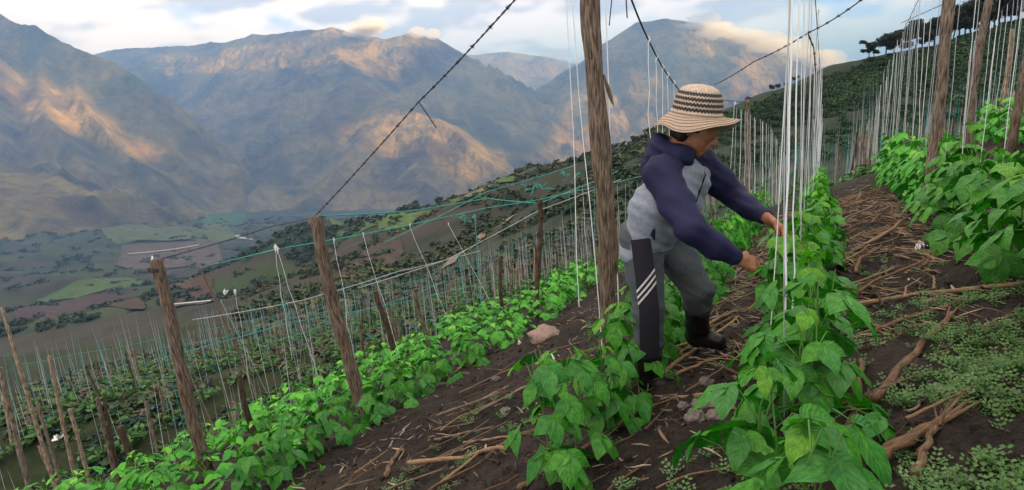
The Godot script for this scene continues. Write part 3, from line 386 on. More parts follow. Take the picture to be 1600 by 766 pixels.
func _ready() -> void:
	rng.seed = 71
	setup_noise()
	# ---- camera
	var cam := Camera3D.new()
	cam.name = "camera"
	cam.fov = 2.0 * rad_to_deg(atan(383.0 / 950.0))
	cam.near = 0.05
	cam.far = 30000.0
	cam.basis = Basis(Vector3.RIGHT, deg_to_rad(-13.6)) * Basis(Vector3.BACK, deg_to_rad(-4.5))
	add_child(cam)
	cam.current = true
	# ---- sky, sun, exposure
	var env := Environment.new()
	env.background_mode = Environment.BG_SKY
	env.sky = Sky.new()
	var pano := PanoramaSkyMaterial.new()
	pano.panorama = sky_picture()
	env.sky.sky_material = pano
	env.background_energy_multiplier = 1.0
	env.tonemap_mode = Environment.TONE_MAPPER_LINEAR
	env.tonemap_exposure = 4.9
	env.fog_enabled = true
	env.fog_density = 0.00016
	env.fog_light_color = Color(0.56, 0.76, 1.0)
	env.volumetric_fog_enabled = true
	env.volumetric_fog_density = 0.0
	env.ssao_enabled = true
	env.ssil_enabled = true
	env.sdfgi_enabled = true
	var we := WorldEnvironment.new()
	we.name = "world_environment"
	we.environment = env
	add_child(we)
	var sun := DirectionalLight3D.new()
	sun.name = "sun"
	sun.light_color = Color(1.0, 0.76, 0.32)
	sun.light_energy = 1.6
	sun.light_angular_distance = 0.6
	sun.shadow_enabled = true
	sun.look_at_from_position(SUN * 100.0, Vector3.ZERO, Vector3.UP)
	add_child(sun)
	make_materials()
	# ---- setting
	build_far()
	build_hillside()
	build_ground()
	build_clouds()
	build_fields()
	build_hill_crop()
	build_trees()
	build_mist()
	build_person()
	build_rows()
	build_posts()
	build_wires()
	build_strings()
	build_lower_trellis()
	build_scraps()
	build_stalks()
	build_stones()
	build_litter()

func setup_noise() -> void:
	noise.seed = 5
	noise.noise_type = FastNoiseLite.TYPE_SIMPLEX_SMOOTH
	noise.fractal_type = FastNoiseLite.FRACTAL_FBM
	noise.fractal_octaves = 4
	noise.frequency = 1.0
	fine.seed = 9
	fine.noise_type = FastNoiseLite.TYPE_SIMPLEX_SMOOTH
	fine.fractal_type = FastNoiseLite.FRACTAL_NONE
	fine.frequency = 1.0
	ridged.seed = 12
	ridged.noise_type = FastNoiseLite.TYPE_SIMPLEX_SMOOTH
	ridged.fractal_type = FastNoiseLite.FRACTAL_RIDGED
	ridged.fractal_octaves = 4
	ridged.frequency = 1.0

# ------------------------------------------------------------------ mesh collecting
class MB:
	var v := PackedVector3Array()
	var c := PackedColorArray()
	var uv := PackedVector2Array()
	var i := PackedInt32Array()
	func point(p: Vector3, col := Color.WHITE, t := Vector2.ZERO) -> int:
		v.append(p)
		c.append(col)
		uv.append(t)
		return v.size() - 1
	func tri(a: int, b: int, d: int) -> void:   # clockwise seen from outside
		i.append(a)
		i.append(b)
		i.append(d)
	func quad(a: int, b: int, d: int, e: int) -> void:
		i.append_array(PackedInt32Array([a, b, d, a, d, e]))
	func tube(pts: Array, rad: Array, sides: int, col := Color.WHITE, rough := 0.0, closed := true, seed_ := 0.0) -> void:
		var first := v.size()
		var n := pts.size()
		var t0: Vector3 = (pts[1] - pts[0]).normalized()
		var s := t0.cross(Vector3.UP if absf(t0.y) < 0.9 else Vector3.RIGHT).normalized()
		var along := 0.0
		for k in n:
			var t: Vector3 = (pts[mini(k + 1, n - 1)] - pts[maxi(k - 1, 0)]).normalized()
			s = (s - t * s.dot(t)).normalized()
			var b := t.cross(s)
			if k > 0:
				along += pts[k].distance_to(pts[k - 1])
			for j in sides:
				var a := TAU * j / sides
				var r: float = rad[k] if rough == 0.0 else rad[k] * (1.0 + rough * (sin(a * 2.0 + k * 0.7 + seed_) * 0.5 + sin(a * 3.0 - k * 1.9 + seed_ * 2.0) * 0.35 + sin(k * 4.7 + seed_ + a) * 0.3))
				point(pts[k] + (s * cos(a) + b * sin(a)) * r, col, Vector2(float(j) / sides, along))
		for k in n - 1:
			for j in sides:
				var a := first + k * sides + j
				var b2 := first + k * sides + (j + 1) % sides
				quad(a, a + sides, b2 + sides, b2)
		if closed:
			for e in 2:
				var ring := first + (n - 1) * sides * e
				var m := point(pts[(n - 1) * e], col, Vector2.ZERO)
				for j in sides:
					if e == 0:
						tri(m, ring + j, ring + (j + 1) % sides)
					else:
						tri(m, ring + (j + 1) % sides, ring + j)
	func box(at: Vector3, size: Vector3, basis := Basis(), col := Color.WHITE) -> void:
		var f := v.size()
		for k in 8:
			point(at + basis * (size * 0.5 * Vector3(1 if k & 1 else -1, 1 if k & 2 else -1, 1 if k & 4 else -1)), col)
		for q in [[0, 2, 3, 1], [4, 5, 7, 6], [0, 1, 5, 4], [2, 6, 7, 3], [0, 4, 6, 2], [1, 3, 7, 5]]:
			quad(f + q[3], f + q[2], f + q[1], f + q[0])
	func mesh(material: Material, flat := false) -> ArrayMesh:
		var a := []
		a.resize(Mesh.ARRAY_MAX)
		if flat:
			var fv := PackedVector3Array()
			var fc := PackedColorArray()
			var fu := PackedVector2Array()
			var fn := PackedVector3Array()
			for k in range(0, i.size(), 3):
				var nn := (v[i[k + 2]] - v[i[k]]).cross(v[i[k + 1]] - v[i[k]]).normalized()
				for e in 3:
					fv.append(v[i[k + e]])
					fc.append(c[i[k + e]])
					fu.append(uv[i[k + e]])
					fn.append(nn)
			a[Mesh.ARRAY_VERTEX] = fv
			a[Mesh.ARRAY_COLOR] = fc
			a[Mesh.ARRAY_TEX_UV] = fu
			a[Mesh.ARRAY_NORMAL] = fn
		else:
			var nrm := PackedVector3Array()
			nrm.resize(v.size())
			for k in range(0, i.size(), 3):
				var p := i[k]
				var q := i[k + 1]
				var r := i[k + 2]
				var nn := (v[r] - v[p]).cross(v[q] - v[p])
				nrm[p] += nn
				nrm[q] += nn
				nrm[r] += nn
			for k in nrm.size():
				nrm[k] = nrm[k].normalized() if nrm[k].length_squared() > 1e-20 else Vector3.UP
			a[Mesh.ARRAY_VERTEX] = v
			a[Mesh.ARRAY_COLOR] = c
			a[Mesh.ARRAY_TEX_UV] = uv
			a[Mesh.ARRAY_NORMAL] = nrm
			a[Mesh.ARRAY_INDEX] = i
		var m := ArrayMesh.new()
		m.add_surface_from_arrays(Mesh.PRIMITIVE_TRIANGLES, a)
		m.surface_set_material(0, material)
		return m

# ------------------------------------------------------------------ naming
func numbered(called: String) -> String:
	var n: int = used.get(called, 0)
	used[called] = n + 1
	return called if n == 0 else "%s_%03d" % [called, n]

func thing(called: String, label: String, category: String, group := "", where := Vector3.ZERO) -> Node3D:
	var o := Node3D.new()
	o.name = numbered(called)
	add_child(o, true)
	o.position = where
	tag(o, label, category, group)
	return o

func tag(o: Node, label: String, category: String, group := "") -> void:
	o.set_meta("label", label)
	o.set_meta("category", category)
	if group != "":
		o.set_meta("group", group)

func part(called: String, m: Mesh, parent: Node, where := Transform3D()) -> MeshInstance3D:
	var o := MeshInstance3D.new()
	o.name = numbered(called) if parent == self else called
	o.mesh = m
	o.transform = where
	parent.add_child(o, true)
	return o

func structure(called: String, m: Mesh) -> MeshInstance3D:
	var o := part(called, m, self)
	o.set_meta("kind", "structure")
	return o

func scatter(called: String, m: Mesh, places: Array, tints: Array, label: String, category: String) -> void:
	var mm := MultiMesh.new()
	mm.transform_format = MultiMesh.TRANSFORM_3D
	mm.use_colors = true
	mm.mesh = m
	mm.instance_count = places.size()
	for k in places.size():
		mm.set_instance_transform(k, places[k])
		mm.set_instance_color(k, tints[k])
	var o := MultiMeshInstance3D.new()
	o.name = called
	o.multimesh = mm
	add_child(o, true)
	tag(o, label, category)
	o.set_meta("kind", "stuff")

func rand(a: float, b: float) -> float:
	return rng.randf_range(a, b)

func pick(a: Array) -> Variant:
	return a[rng.randi() % a.size()]

# ------------------------------------------------------------------ materials
func lin(r: float, g: float, b: float) -> Color:
	return Color(r, g, b).linear_to_srgb()

func noise_tex(freq: float, ramp: Array, oct := 5, size := 512, seed_ := 1, kind := FastNoiseLite.TYPE_SIMPLEX_SMOOTH, normal := false, bump := 4.0) -> NoiseTexture2D:
	var n := FastNoiseLite.new()
	n.seed = seed_
	n.noise_type = kind
	n.frequency = freq
	n.fractal_octaves = oct
	var t := NoiseTexture2D.new()
	t.width = size
	t.height = size
	t.seamless = true
	t.noise = n
	if normal:
		t.as_normal_map = true
		t.bump_strength = bump
	elif ramp.size() > 0:
		var g := Gradient.new()
		var offs := PackedFloat32Array()
		var cols := PackedColorArray()
		for k in ramp.size():
			offs.append(float(k) / (ramp.size() - 1))
			cols.append(ramp[k])
		g.offsets = offs
		g.colors = cols
		t.color_ramp = g
	return t

func std(called: String, col: Color, rough := 0.9, vertex := false) -> StandardMaterial3D:
	var m := StandardMaterial3D.new()
	m.resource_name = called
	m.albedo_color = col
	m.roughness = rough
	m.metallic_specular = 0.35
	m.vertex_color_use_as_albedo = vertex
	M[called] = m
	return m

func tri_tex(m: StandardMaterial3D, tex: Texture2D, scale: Vector3, height: Texture2D = null, cm := 0.0, world := false) -> void:
	m.uv1_triplanar = true
	m.uv1_world_triplanar = world
	m.uv1_scale = scale
	if tex:
		m.albedo_texture = tex
	if height:
		m.heightmap_enabled = true
		m.heightmap_texture = height
		m.heightmap_scale = cm

func make_materials() -> void:
	var soil := std("soil", Color.WHITE, 0.95, true)
	tri_tex(soil, noise_tex(0.02, [Color(0.35, 0.33, 0.32), Color(0.75, 0.72, 0.7), Color(1, 0.98, 0.95)], 6, 1024, 3), Vector3.ONE * 1.7, noise_tex(0.025, [], 6, 1024, 8), 2.2, true)
	var meadow := std("meadow", Color.WHITE, 0.95, true)
	tri_tex(meadow, noise_tex(0.03, [Color(0.45, 0.45, 0.45), Color(1, 1, 1)], 6, 1024, 5), Vector3.ONE * 0.06, null, 0.0, true)
	var mountain_ := std("mountain", Color.WHITE, 1.0, true)
	tri_tex(mountain_, noise_tex(0.012, [Color(0.5, 0.52, 0.5), Color(0.85, 0.85, 0.82), Color(1, 1, 1)], 7, 1024, 6), Vector3.ONE * 0.0016, noise_tex(0.01, [], 7, 1024, 61), 2200.0, true)
	std("cloud", lin(0.8, 0.8, 0.8), 1.0)
	# leaves: one veined picture, several greens
	var veins := leaf_picture()
	var greens := [[0.065, 0.31, 0.03], [0.045, 0.26, 0.035], [0.09, 0.37, 0.03], [0.035, 0.20, 0.03], [0.16, 0.45, 0.035]]
	for k in greens.size():
		var g: Array = greens[k]
		var l := std("leaf_%d" % k, lin(g[0], g[1], g[2]), 0.5)
		l.albedo_texture = veins[0]
		l.heightmap_enabled = true
		l.heightmap_texture = veins[1]
		l.heightmap_scale = 0.25
		l.backlight_enabled = true
		l.backlight = lin(g[0] * 1.7, g[1] * 1.5, g[2] * 0.8)
		l.metallic_specular = 0.4
	var lm := std("leaf_tint", Color.WHITE, 0.55, true)
	lm.backlight_enabled = true
	lm.backlight = lin(0.12, 0.3, 0.03)
	for q in ["far_leaf", "tree_leaf"]:
		var fl := std(q, Color.WHITE if q == "far_leaf" else lin(0.022, 0.032, 0.015), 0.8, true)
		fl.backlight_enabled = true
		fl.backlight = lin(0.05, 0.08, 0.02)
	std("bark", lin(0.06, 0.045, 0.035), 0.95)
	std("stem", lin(0.08, 0.2, 0.04), 0.7)
	var wood_ramp := [Color(0.16, 0.13, 0.11), Color(0.5, 0.45, 0.4), Color(0.78, 0.74, 0.7), Color(1.0, 0.97, 0.93), Color(0.6, 0.54, 0.48)]
	var grain := noise_tex(0.014, wood_ramp, 6, 512, 21)
	var grain_h := noise_tex(0.014, [], 6, 512, 21)
	var woods := {"wood": [0.22, 0.185, 0.16], "wood_grey": [0.27, 0.235, 0.215], "wood_dark": [0.11, 0.085, 0.065], "wood_pale": [0.42, 0.35, 0.29]}
	for k in woods:
		var w := std(k, lin(woods[k][0], woods[k][1], woods[k][2]), 0.9)
		tri_tex(w, grain, Vector3(9.0, 0.9, 9.0), grain_h, 0.9)
	var stalks := {"stalk_tan": [0.37, 0.265, 0.18], "stalk_brown": [0.2, 0.135, 0.095], "stalk_grey": [0.25, 0.21, 0.18], "stalk_dark": [0.085, 0.06, 0.045]}
	var fibre := noise_tex(0.02, [Color(0.45, 0.4, 0.36), Color(0.8, 0.77, 0.72), Color(1, 1, 1)], 5, 512, 33)
	var fibre_h := noise_tex(0.03, [], 4, 512, 34)
	for k in stalks:
		var w := std(k, lin(stalks[k][0], stalks[k][1], stalks[k][2]), 0.85)
		tri_tex(w, fibre, Vector3(14.0, 14.0, 1.6), fibre_h, 0.25)
	var lit := std("litter", Color.WHITE, 0.9, true)
	lit.metallic_specular = 0.25
	var st := std("stone", Color.WHITE, 0.85, true)
	tri_tex(st, noise_tex(0.02, [Color(0.6, 0.58, 0.57), Color(1, 1, 1)], 5, 512, 41), Vector3.ONE * 5.0, noise_tex(0.03, [], 5, 512, 42), 0.5)
	std("string_white", lin(0.58, 0.62, 0.66), 0.6)
	std("string_teal", lin(0.03, 0.28, 0.26), 0.6)
	std("string_grey", lin(0.33, 0.37, 0.4), 0.7)
	std("tie_white", lin(0.75, 0.75, 0.75), 0.6)
	var ru := std("wire", lin(0.05, 0.04, 0.038), 0.6)
	ru.metallic = 0.5
	# clothes and skin
	var weave := noise_tex(0.35, [], 2, 256, 51)
	for q in [["jacket_grey", [0.23, 0.27, 0.34], 0.85], ["navy", [0.010, 0.012, 0.052], 0.75], ["trouser", [0.075, 0.09, 0.105], 0.85], ["panel", [0.018, 0.018, 0.028], 0.8], ["white_cloth", [0.62, 0.63, 0.66], 0.8], ["black_cloth", [0.01, 0.01, 0.014], 0.7], ["hat_plain", [0.46, 0.37, 0.30], 0.95], ["hat_stitch", [0.24, 0.18, 0.13], 0.95]]:
		var c: Array = q[1]
		var m := std(q[0], lin(c[0], c[1], c[2]), q[2])
		tri_tex(m, noise_tex(0.05, [Color(0.82, 0.82, 0.82), Color(1, 1, 1)], 4, 256, 52), Vector3.ONE * 3.0, weave, 0.06)
		m.rim_enabled = true
		m.rim = 0.06 if q[0] == "navy" else 0.2
		m.rim_tint = 0.6
	var knit := std("hat_knit", Color.WHITE, 0.95)
	knit.albedo_texture = knit_picture()
	knit.uv1_scale = Vector3(1, 1, 1)
	var brim := std("hat_brim", lin(0.47, 0.38, 0.31), 0.95)
	tri_tex(brim, noise_tex(0.08, [Color(0.75, 0.72, 0.7), Color(1, 1, 1)], 3, 256, 53), Vector3.ONE * 8.0, weave, 0.15)
	var sk := std("skin", lin(0.30, 0.145, 0.085), 0.5)
	tri_tex(sk, noise_tex(0.03, [Color(0.85, 0.8, 0.78), Color(1, 1, 1)], 4, 256, 54), Vector3.ONE * 6.0, noise_tex(0.2, [], 3, 256, 55), 0.03)
	sk.subsurf_scatter_enabled = true
	sk.subsurf_scatter_strength = 0.12
	std("hair", lin(0.012, 0.01, 0.009), 0.5)
	var rb := std("rubber", lin(0.012, 0.012, 0.013), 0.38)
	tri_tex(rb, noise_tex(0.02, [Color(0.7, 0.65, 0.6), Color(1, 1, 1), Color(1, 1, 1)], 4, 256, 56), Vector3.ONE * 4.0)

func leaf_picture() -> Array:
	var n := 192
	var a := Image.create_empty(n, n, false, Image.FORMAT_RGB8)
	var h := Image.create_empty(n, n, false, Image.FORMAT_RGB8)
	for y in n:
		for x in n:
			var u := (x + 0.5) / n * 2.0 - 1.0
			var t := (y + 0.5) / n
			var au := absf(u)
			var mid := 1.0 - smooth(0.0, 0.05, au)
			var ph := fposmod((t - au * 0.35) * 6.5, 1.0)
			var vein := 1.0 - smooth(0.0, 0.1, minf(ph, 1.0 - ph))
			vein *= smooth(1.0, 0.5, au)
			var net := absf(fine.get_noise_2d(u * 9.0, t * 18.0))
			var mott := noise.get_noise_2d(u * 2.0, t * 4.0)
			var k := clampf(0.78 + mott * 0.2 + 0.22 * maxf(mid, vein * 0.7) - 0.1 * (1.0 - smooth(0.0, 0.08, net)), 0.0, 1.0)
			a.set_pixel(x, y, Color(k, minf(1.0, k * 1.02), k * 0.95))
			var hh := clampf(0.55 + 0.25 * cos((ph - 0.5) * TAU) * -0.6 - 0.35 * mid + 0.1 * net, 0.0, 1.0)
			h.set_pixel(x, y, Color(hh, hh, hh))
	return [ImageTexture.create_from_image(a), ImageTexture.create_from_image(h)]

func knit_picture() -> ImageTexture:
	# the hat's knitted rows of dark zigzags on beige
	var w := 512
	var h := 128
	var im := Image.create_empty(w, h, false, Image.FORMAT_RGB8)
	for y in h:
		for x in w:
			var t := 1.0 - (y + 0.5) / h
			t = (y + 0.5) / h
			var c := lin(0.47, 0.38, 0.31)
			var g := noise.get_noise_2d(x * 0.08, y * 0.08)
			if t > 0.14 and t < 0.82:
				var ph := fposmod((t - 0.14) / 0.66 * 4.0, 1.0)
				var zig := absf(fposmod(x / 512.0 * 44.0, 1.0) - 0.5) * 0.7
				if ph > 0.02 + zig * 0.8 and ph < 0.66 + zig * 0.8:
					c = lin(0.045, 0.042, 0.042)
			c = c * (0.92 + g * 0.2)
			im.set_pixel(x, y, Color(clampf(c.r, 0, 1), clampf(c.g, 0, 1), clampf(c.b, 0, 1)))
	return ImageTexture.create_from_image(im)

func smooth(a: float, b: float, t: float) -> float:
	t = clampf((t - a) / (b - a), 0.0, 1.0)
	return t * t * (3.0 - 2.0 * t)

func near_h(x: float, z: float) -> float:
	var u := x * ROW.x + z * ROW.y
	var v := x * ACROSS.x + z * ACROSS.y
	var y := PLANE.x + PLANE.y * x + PLANE.z * z
	var e := maxf(0.0, -(v + 5.8))
	y -= 0.5 * e * e / (e + 1.6)
	var w := maxf(0.0, u - 13.0)
	return y - 0.012 * w * w / (1.0 + 0.02 * w)

func rbf_h(x: float, z: float) -> float:
	var r := LINE.x + LINE.y * x * 0.01 + LINE.z * z * 0.01
	for k in KNOTS.size():
		var q: Vector3 = KNOTS[k]
		var dx := x - q.x
		var dz := z - q.y
		r += q.z * sqrt(dx * dx + dz * dz + 36.0)
	return r

func base_h(x: float, z: float) -> float:
	var s := smooth(13.0, 26.0, sqrt(x * x + z * z))
	if s <= 0.0:
		return near_h(x, z)
	if s >= 1.0:
		return rbf_h(x, z)
	return lerpf(near_h(x, z), rbf_h(x, z), s)

func soil_h(x: float, z: float) -> float:
	# clods, furrows and the slight ridges the beans are planted on
	var d := 0.05 * noise.get_noise_2d(x * 1.1, z * 1.1) + 0.03 * noise.get_noise_2d(x * 4.0 + 31.0, z * 4.0)
	d += 0.016 * absf(fine.get_noise_2d(x * 17.0, z * 17.0)) + 0.012 * fine.get_noise_2d(x * 34.0, z * 34.0)
	return d

func ground_h(x: float, z: float) -> float:
	return base_h(x, z) + soil_h(x, z)

func surf_h(x: float, z: float) -> float:
	# the soil sheet where it lies, else the hillside sheet
	return ground_h(x, z) if x > -14.5 and x < 20.5 and z > -26.5 else mid_h(x, z)

func on_ground(u: float, v: float, lift := 0.0) -> Vector3:
	var p := ROW * u + ACROSS * v
	return Vector3(p.x, ground_h(p.x, p.y) + lift, p.y)

func build_ground() -> void:
	var mb := MB.new()
	var xs := PackedFloat32Array()
	var zs := PackedFloat32Array()
	var x := -15.0
	while x < 21.0:
		xs.append(x)
		x += 0.032 + 0.03 * maxf(0.0, absf(x - 1.2) - 2.4)
	var z := 2.2
	while z > -27.0:
		zs.append(z)
		z -= 0.032 + 0.022 * maxf(0.0, maxf(-z - 3.6, z + 0.4))
	var w := xs.size()
	for zz in zs:
		for xx in xs:
			var y := ground_h(xx, zz)
			var n1 := noise.get_noise_2d(xx * 0.9 + 40.0, zz * 0.9)
			var n2 := noise.get_noise_2d(xx * 5.0, zz * 5.0 + 90.0)
			var col := Color(0.02, 0.017, 0.0155).lerp(Color(0.056, 0.045, 0.038), clampf(0.4 + n1 * 0.9 + n2 * 0.5, 0.0, 1.0))
			# the tended plot is bare soil; grass takes over round it
			var far := smooth(11.0, 19.0, sqrt(xx * xx + zz * zz))
			col = col.lerp(Color(0.045, 0.075, 0.025), far * clampf(0.75 + n2, 0.0, 1.0))
			mb.point(Vector3(xx, y, zz), col)
	for j in zs.size() - 1:
		for k in w - 1:
			var a := j * w + k
			mb.quad(a, a + w, a + w + 1, a + 1)
	structure("ground", mb.mesh(M.soil))

func field_colour(x: float, z: float, y: float) -> Color:
	var d := sqrt(x * x + z * z)
	var a := noise.get_noise_2d(x * 0.02, z * 0.02)
	var b := noise.get_noise_2d(x * 0.11 + 7.0, z * 0.11)
	var dark := Color(0.017, 0.033, 0.016)
	var mid := Color(0.036, 0.058, 0.023)
	var brown := Color(0.066, 0.048, 0.036)
	var col := dark.lerp(mid, clampf(0.5 + a * 1.2 + b * 0.6, 0.0, 1.0))
	var azim := atan2(x, -z)
	var crop := smooth(0.14, 0.26, azim) * smooth(30.0, 42.0, d)
	col = col.lerp(Color(0.02, 0.04, 0.018), crop * 0.8)
	# the bare, browner face of the spur and the browner valley side
	var bare := smooth(0.22, -0.12, azim) * smooth(70.0, 170.0, d)
	col = col.lerp(brown, bare * clampf(0.55 + a * 1.3 + b * 0.7, 0.0, 1.0))
	if d > 350.0:
		var patch := noise.get_noise_2d(x * 0.004 + 3.0, z * 0.007)
		var green := Color(0.052, 0.09, 0.028)
		col = col.lerp(green, smooth(0.0, 0.18, patch) * 0.75)
		col = col.lerp(Color(0.025, 0.045, 0.03), smooth(0.12, 0.3, noise.get_noise_2d(x * 0.009, z * 0.012 + 50.0)))
	return col

func build_hillside() -> void:
	var mb := MB.new()
	var na := 300
	var nr := 210
	for j in nr:
		var r := 19.0 * pow(150.0, float(j) / (nr - 1))
		for k in na:
			var a := deg_to_rad(lerpf(-62.0, 70.0, float(k) / (na - 1)))
			var x := sin(a) * r
			var z := -cos(a) * r
			var y := rbf_h(x, z) if r > 26.0 else base_h(x, z)
			var amp := clampf((r - 30.0) / 60.0, 0.0, 1.0)
			y += amp * (1.6 * noise.get_noise_2d(x * 0.035, z * 0.035) + minf(r, 900.0) * 0.02 * noise.get_noise_2d(x * 0.006, z * 0.006)) - 0.25 * smooth(27.0, 20.0, r)
			mb.point(Vector3(x, y, z), field_colour(x, z, y))
	for j in nr - 1:
		for k in na - 1:
			var p := j * na + k
			mb.quad(p, p + na, p + na + 1, p + 1)
	structure("hillside", mb.mesh(M.meadow))

# ------------------------------------------------------------------ mountains
func ridge_h(set_: Array, slope: float, x: float, z: float, best: Array) -> float:
	var acc := 0.0
	var top := -1e9
	var hs := []
	var near_d := 1e9
	for r in set_:
		var h := -1e9
		for k in r.size() - 1:
			var a: Vector3 = r[k]
			var b: Vector3 = r[k + 1]
			var ex := b.x - a.x
			var ez := b.z - a.z
			var t := clampf(((x - a.x) * ex + (z - a.z) * ez) / (ex * ex + ez * ez), 0.0, 1.0)
			var dx := x - a.x - ex * t
			var dz := z - a.z - ez * t
			var d := sqrt(dx * dx + dz * dz)
			near_d = minf(near_d, d)
			h = maxf(h, a.y + (b.y - a.y) * t - slope * d)
		hs.append(h)
		top = maxf(top, h)
	for h in hs:
		acc += exp(clampf((h - top) / 30.0, -40.0, 0.0))
	best[0] = near_d
	return top + log(acc) * 30.0

func mountain(called: String, set_: Array, slope: float, x0: float, x1: float, z0: float, z1: float, nx: int, nz: int, grass: Color, rock: Color, green: Color) -> void:
	var mb := MB.new()
	var best := [0.0]
	for j in nz:
		for k in nx:
			var x := lerpf(x0, x1, float(k) / (nx - 1))
			var z := lerpf(z0, z1, float(j) / (nz - 1))
			var wx := x + 90.0 * noise.get_noise_2d(x * 0.0013, z * 0.0013)
			var wz := z + 90.0 * noise.get_noise_2d(x * 0.0013 + 50.0, z * 0.0013)
			var h := ridge_h(set_, slope, lerpf(x, wx, 0.6), lerpf(z, wz, 0.6), best)
			var d: float = best[0]
			var gully := ridged.get_noise_2d(x * 0.0026, z * 0.0026)
			var small := noise.get_noise_2d(x * 0.006, z * 0.006)
			h += smooth(0.0, 330.0, d) * 100.0 * (gully - 0.25) + (6.0 + smooth(0.0, 200.0, d) * 16.0) * small
			var b := noise.get_noise_2d(x * 0.0017 + 9.0, z * 0.0017)
			var col := grass.lerp(rock, clampf(0.45 + b * 1.3 + small * 0.8, 0.0, 1.0))
			col = col.lerp(green, clampf(-0.1 + noise.get_noise_2d(x * 0.003, z * 0.003 + 70.0) * 1.6 - gully * 0.35, 0.0, 0.8))
			mb.point(Vector3(x, h, z), col)
	for j in nz - 1:
		for k in nx - 1:
			var p := j * nx + k
			mb.quad(p, p + 1, p + nx + 1, p + nx)
	structure(called, mb.mesh(M.mountain))

func build_far() -> void:
	var straw := Color(0.2, 0.15, 0.058)
	var umber := Color(0.06, 0.046, 0.034)
	var moor := Color(0.04, 0.05, 0.026)
	for r in RIDGES:
		var lo := Vector3(1e9, 0, 1e9)
		var hi := -lo
		for l in r[1]:
			for p in l:
				lo = lo.min(p)
				hi = hi.max(p)
		var n: int = r[3]
		var pad: float = r[4]
		mountain(r[0], r[1], r[2], lo.x - pad, hi.x + pad, lo.z - pad * 0.5, hi.z + pad, n, n, straw, umber, moor)
	# the valley floor runs on to the horizon under the mountains
	var mb := MB.new()
	for p in [Vector3(-16000, -560, 500), Vector3(16000, -560, 500), Vector3(16000, -560, -18000), Vector3(-16000, -560, -18000)]:
		mb.point(p, Color(0.08, 0.09, 0.045))
	mb.quad(0, 3, 2, 1)
	structure("valley_floor", mb.mesh(M.mountain))

# ------------------------------------------------------------------ clouds
func in_holes(x: float, z: float) -> float:
	# distance-like value: positive inside a gap of the cloud deck
	var best := -1e9
	for h in GAPS:
		var a: float = h[4]
		var dx: float = x - h[0]
		var dz: float = z - h[1]
		var px: float = (dx * cos(a) + dz * sin(a)) / h[2]
		var pz: float = (-dx * sin(a) + dz * cos(a)) / h[3]
		best = maxf(best, 1.0 - sqrt(px * px + pz * pz))
	return best

func build_clouds() -> void:
	# an unseen deck of cloud, added high up to the right between the sun and the valley: it shades the near slope and lets the light through gaps shaped for sunlit patches
	var mb := MB.new()
	var n := 230
	var keep := PackedFloat32Array()
	for j in n:
		for k in n:
			var x := lerpf(DECK[0], DECK[1], float(k) / (n - 1))
			var z := lerpf(DECK[2], DECK[3], float(j) / (n - 1))
			var g := in_holes(x, z) + 0.55 * 0.45 * noise.get_noise_2d(x * 0.0035, z * 0.0035) + 0.03 + 0.25 * noise.get_noise_2d(x * 0.011, z * 0.011)
			keep.append(-g)
			var t := clampf(-g * 2.0, 0.0, 1.0)
			mb.point(Vector3(x, DECK[4] + sqrt(t) * (160.0 + 120.0 * noise.get_noise_2d(x * 0.002, z * 0.002)), z))
	var low := n * n
	for k in n * n:
		var p := mb.v[k]
		var t := clampf(keep[k] * 2.0, 0.0, 1.0)
		mb.point(Vector3(p.x, DECK[4] - sqrt(t) * 60.0, p.z))
	for j in n - 1:
		for k in n - 1:
			var p := j * n + k
			if keep[p] > 0.0 or keep[p + 1] > 0.0 or keep[p + n] > 0.0 or keep[p + n + 1] > 0.0:
				mb.quad(p, p + 1, p + n + 1, p + n)
				mb.quad(p + low, p + n + low, p + n + 1 + low, p + 1 + low)
	var o := structure("cloud_shade_layer", mb.mesh(M.cloud))
	o.set_meta("label", "unseen layer of evening cloud added to shade the slope, with gaps for sunlit patches")

func sky_picture() -> ImageTexture:
	var w := 2048
	var h := 1024
	var im := Image.create_empty(w, h, false, Image.FORMAT_RGBF)
	var n := FastNoiseLite.new()
	n.seed = SKY_SEED
	n.noise_type = FastNoiseLite.TYPE_SIMPLEX_SMOOTH
	n.fractal_octaves = 6
	n.fractal_gain = 0.5
	n.frequency = 1.0
	var m := FastNoiseLite.new()
	m.seed = 4
	m.noise_type = FastNoiseLite.TYPE_SIMPLEX_SMOOTH
	m.fractal_octaves = 5
	m.frequency = 1.0
	im.fill(Color(0.62, 0.62, 0.62))
	var step := 1
	var j := 0
	while j < h / 2 + 6:
		step = 4 if j < 380 else 1
		for k in range(0, w, step):
			var up := (0.5 - (j + 0.5) / h) * PI
			var ar := ((k + 0.5) / w) * TAU
			var d := Vector3(sin(ar) * cos(up), sin(up), -cos(ar) * cos(up)) * -1.0
			d.y = -d.y
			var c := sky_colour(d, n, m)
			if step == 1:
				im.set_pixel(k, j, c)
			else:
				im.fill_rect(Rect2i(k, j, step, step), c)
		j += step
	return ImageTexture.create_from_image(im)

